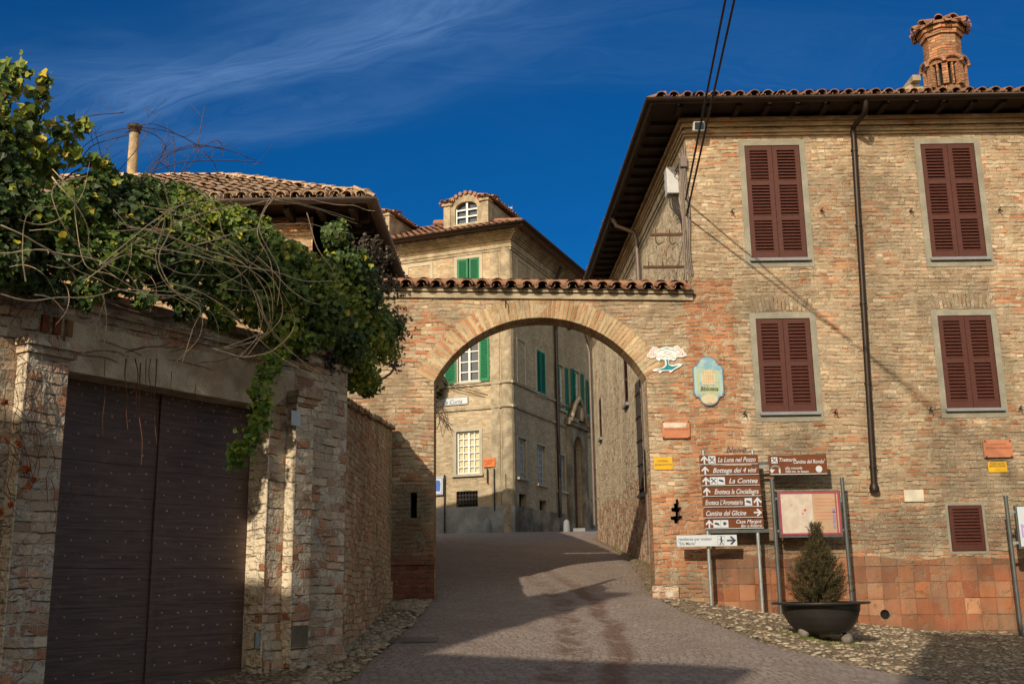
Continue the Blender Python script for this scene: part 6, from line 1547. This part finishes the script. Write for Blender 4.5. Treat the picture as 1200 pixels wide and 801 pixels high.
# ================================================================== houses behind the camera (they cast the foreground shade)
def bhouse(name,c0,d,w,dep,h,label,mat='brick_garage'):
    F=Facade(c0,d); rt=thing(name,(c0[0],c0[1],0),label,'house','houses across the street behind the viewer')
    rows_=[(u,u+1.0,z,z+1.5) for z in (1.2,4.4) for u in [1.2+2.6*k for k in range(int((w-2)/2.6))]]
    mb=MB(); mb.panel(F,[(0,-1.5),(w,-1.5),(w,h-.15),(0,h-.15)],[rp(r) for r in rows_],-.3,0); mb.fbox(F,0,.3,-1.5,h-.16,-dep,-.301); mb.fbox(F,w-.3,w,-1.5,h-.16,-dep,-.301); mb.fbox(F,.301,w-.301,-1.5,h-.17,-dep,-dep+.3)
    mb.build('walls',M[mat],rt)
    for r in rows_:
        mb=MB(); mb.ring(F,r,.08,-.02,.015); w_=mb.build('window',M['surround'],rt); um=(r[0]+r[1])/2
        mb=MB(); mb.fbox(F,r[0]+.01,um-.005,r[2]+.01,r[3]-.01,-.05,-.01); mb.build('shutter',M['shutter'],w_); mb=MB(); mb.fbox(F,um+.005,r[1]-.01,r[2]+.01,r[3]-.01,-.05,-.01); mb.build('shutter',M['shutter'],w_)
    e=.0; mb=MB(); A=[F.p(-e,h-.15,e+.3),F.p(w+e,h-.15,e+.3),F.p(w+e,h-.15,-dep-e),F.p(-e,h-.15,-dep-e)]; i_=dep/2*.8; hh=Vector((0,0,i_*.42))
    B_=[F.p(i_,h,-i_)+hh*.9,F.p(w-i_,h,-i_)+hh*.9,F.p(w-i_,h,-dep+i_)+hh*.9,F.p(i_,h,-dep+i_)+hh*.9]
    A2=[p+Vector((0,0,.15)) for p in A]
    mb.add(A+A2+B_,[(3,2,1,0),(0,1,5,4),(1,2,6,5),(2,3,7,6),(3,0,4,7),(4,5,9,8),(5,6,10,9),(6,7,11,10),(7,4,8,11),(8,9,10,11)]); mb.build('roof',M['tile_old'],rt)
# left one: eave from its corner runs away to the left; the right one stands beyond a narrow alley
SAZ=R(23); SEL=R(24.7)
dLh=Vector((.9,-.435,0)).normalized()
Q2=Vector((-4.04,-4.4,8.2)); w1=13.0; st_=Q2-dLh*w1
off=Vector((dLh.y,-dLh.x,0))*.0
F1n=Vector((dLh.y,-dLh.x,0))
# facade faces the street (+y side): direction reversed so that its normal points forward
fr=Vector((-dLh.x,-dLh.y,0))
bhouse('town_house',((Q2.x-0*fr.x)-.3*Vector((fr.y,-fr.x,0)).x,(Q2.y)-.3*Vector((fr.y,-fr.x,0)).y),(fr.x,fr.y),w1,9,8.2,'brick house across the street, left of the alley behind the viewer')
bhouse('town_house',(13,-4.9),(-1,0),15.95,9,11.8,'taller brick house across the street, right of the alley behind the viewer')

th=[o for o in bpy.data.objects if o.name=='town_house'][0]
cc_=Vector((-1.23,11.94,0))-Vector((.39,.92,0))*18.0
mb=MB(); mb.box((cc_.x,cc_.y,10.3),.74,.55,5.0,R(-23)); mb.box((cc_.x,cc_.y,12.85),.86,.66,.12,R(-23)); mb.build('chimney_stack',M['brick_chim'],th)
# ================================================================== LIGHT
S=Vector((-math.sin(SAZ)*math.cos(SEL),-math.cos(SAZ)*math.cos(SEL),math.sin(SEL)))
ld=bpy.data.lights.new('sun','SUN'); ld.energy=4.8; ld.angle=R(.53); ld.color=(1,.87,.68)
lo=bpy.data.objects.new('sun',ld); COL.objects.link(lo); lo.rotation_euler=S.to_track_quat('Z','Y').to_euler(); lo.location=(-20,-40,40)
wd=bpy.data.worlds.new('World'); scene.world=wd; wd.use_nodes=True; t=NT(wd.node_tree)
sky=t.n('ShaderNodeTexSky',sky_type='NISHITA'); sky.sun_disc=False; sky.sun_elevation=SEL; sky.sun_rotation=math.pi+SAZ; sky.altitude=300; sky.air_density=1.0; sky.dust_density=.6; sky.ozone_density=2.5
gn=t.n('ShaderNodeTexCoord').outputs['Generated']
gx_,gy_,gz_=t.sep(gn)
# deep polarised blue away from the sun, unseen part tinted warm for added fill
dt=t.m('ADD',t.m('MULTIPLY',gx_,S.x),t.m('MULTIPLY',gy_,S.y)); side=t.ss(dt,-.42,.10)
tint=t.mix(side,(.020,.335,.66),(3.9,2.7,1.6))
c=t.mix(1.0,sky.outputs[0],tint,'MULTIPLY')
# wisps of cirrus, laid on a flat layer high above
hz=t.m('MAXIMUM',gz_,.06); u_=t.m('DIVIDE',gx_,hz); v_=t.m('DIVIDE',gy_,hz)
pl_=t.comb(t.m('ADD',t.m('MULTIPLY',u_,.80),t.m('MULTIPLY',v_,.60)),t.m('SUBTRACT',t.m('MULTIPLY',v_,.80),t.m('MULTIPLY',u_,.60)),0.0)
mp=t.n('ShaderNodeMapping',{'Vector':pl_,'Scale':(.28,1.5,1),'Location':(1.9,.35,0)}).outputs[0]
cl=t.noise(mp,1.0,6,.55,.5); big=t.noise(t.vadd(pl_,(4.2,1.5,0)),.45,2,.5)
def streak(u0,v0,du,dv,wd,ln,amt):
    L_=math.hypot(du,dv); du/=L_; dv/=L_
    a=t.m('SUBTRACT',u_,u0); b=t.m('SUBTRACT',v_,v0)
    al=t.m('ADD',t.m('MULTIPLY',a,du),t.m('MULTIPLY',b,dv)); ac=t.m('SUBTRACT',t.m('MULTIPLY',b,du),t.m('MULTIPLY',a,dv))
    nn=t.noise(t.comb(t.m('MULTIPLY',al,.9),t.m('MULTIPLY',ac,2.5),u0),1.6,3,.5)
    ac=t.m('ADD',ac,t.m('MULTIPLY',t.m('SUBTRACT',nn,.5),wd*1.8))
    fall=t.m('SUBTRACT',1.0,t.ss(t.m('ABSOLUTE',ac),0.0,wd)); fl=t.m('SUBTRACT',1.0,t.ss(t.m('ABSOLUTE',al),ln*.3,ln))
    fib=t.ss(t.noise(t.comb(t.m('MULTIPLY',al,2.6),t.m('MULTIPLY',ac,13.0),3.3),1.0,5,.68,.8),.32,.72)
    return t.m('MULTIPLY',t.m('MULTIPLY',fall,fl),t.m('MULTIPLY',t.m('ADD',.40,t.m('MULTIPLY',fib,.95)),amt))
cm=streak(-.45,1.93,.78,-.45,.26,.95,.85)
for a_ in ((-.95,1.95,.5,-.05,.22,.55,.45),(-.62,2.25,.8,-.25,.16,.6,.35),(.25,1.9,.8,.1,.35,1.1,.16),(-.1,1.6,.8,-.3,.16,.6,.4)): cm=t.m('ADD',cm,streak(*a_))
cm=t.m('ADD',cm,t.m('MULTIPLY',t.ss(cl,.46,.8),.10))
c=t.mix(t.m('MULTIPLY',cm,.62,clamp=True),c,(1.0,2.1,4.3))
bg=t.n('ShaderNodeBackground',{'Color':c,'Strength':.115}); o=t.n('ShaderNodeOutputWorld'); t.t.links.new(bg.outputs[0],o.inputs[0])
scene.view_settings.view_transform='Standard'; scene.view_settings.look='None'; scene.view_settings.exposure=0; scene.view_settings.gamma=1; scene.view_settings.use_curve_mapping=False
scene.render.engine='CYCLES'; scene.render.resolution_x=1024; scene.render.resolution_y=683
scene.cycles.max_bounces=4; scene.cycles.diffuse_bounces=3; scene.cycles.transparent_max_bounces=4; scene.cycles.caustics_reflective=False; scene.cycles.caustics_refractive=False
wd.cycles.sampling_method='MANUAL'; wd.cycles.sample_map_resolution=512; scene.cycles.use_denoising=True
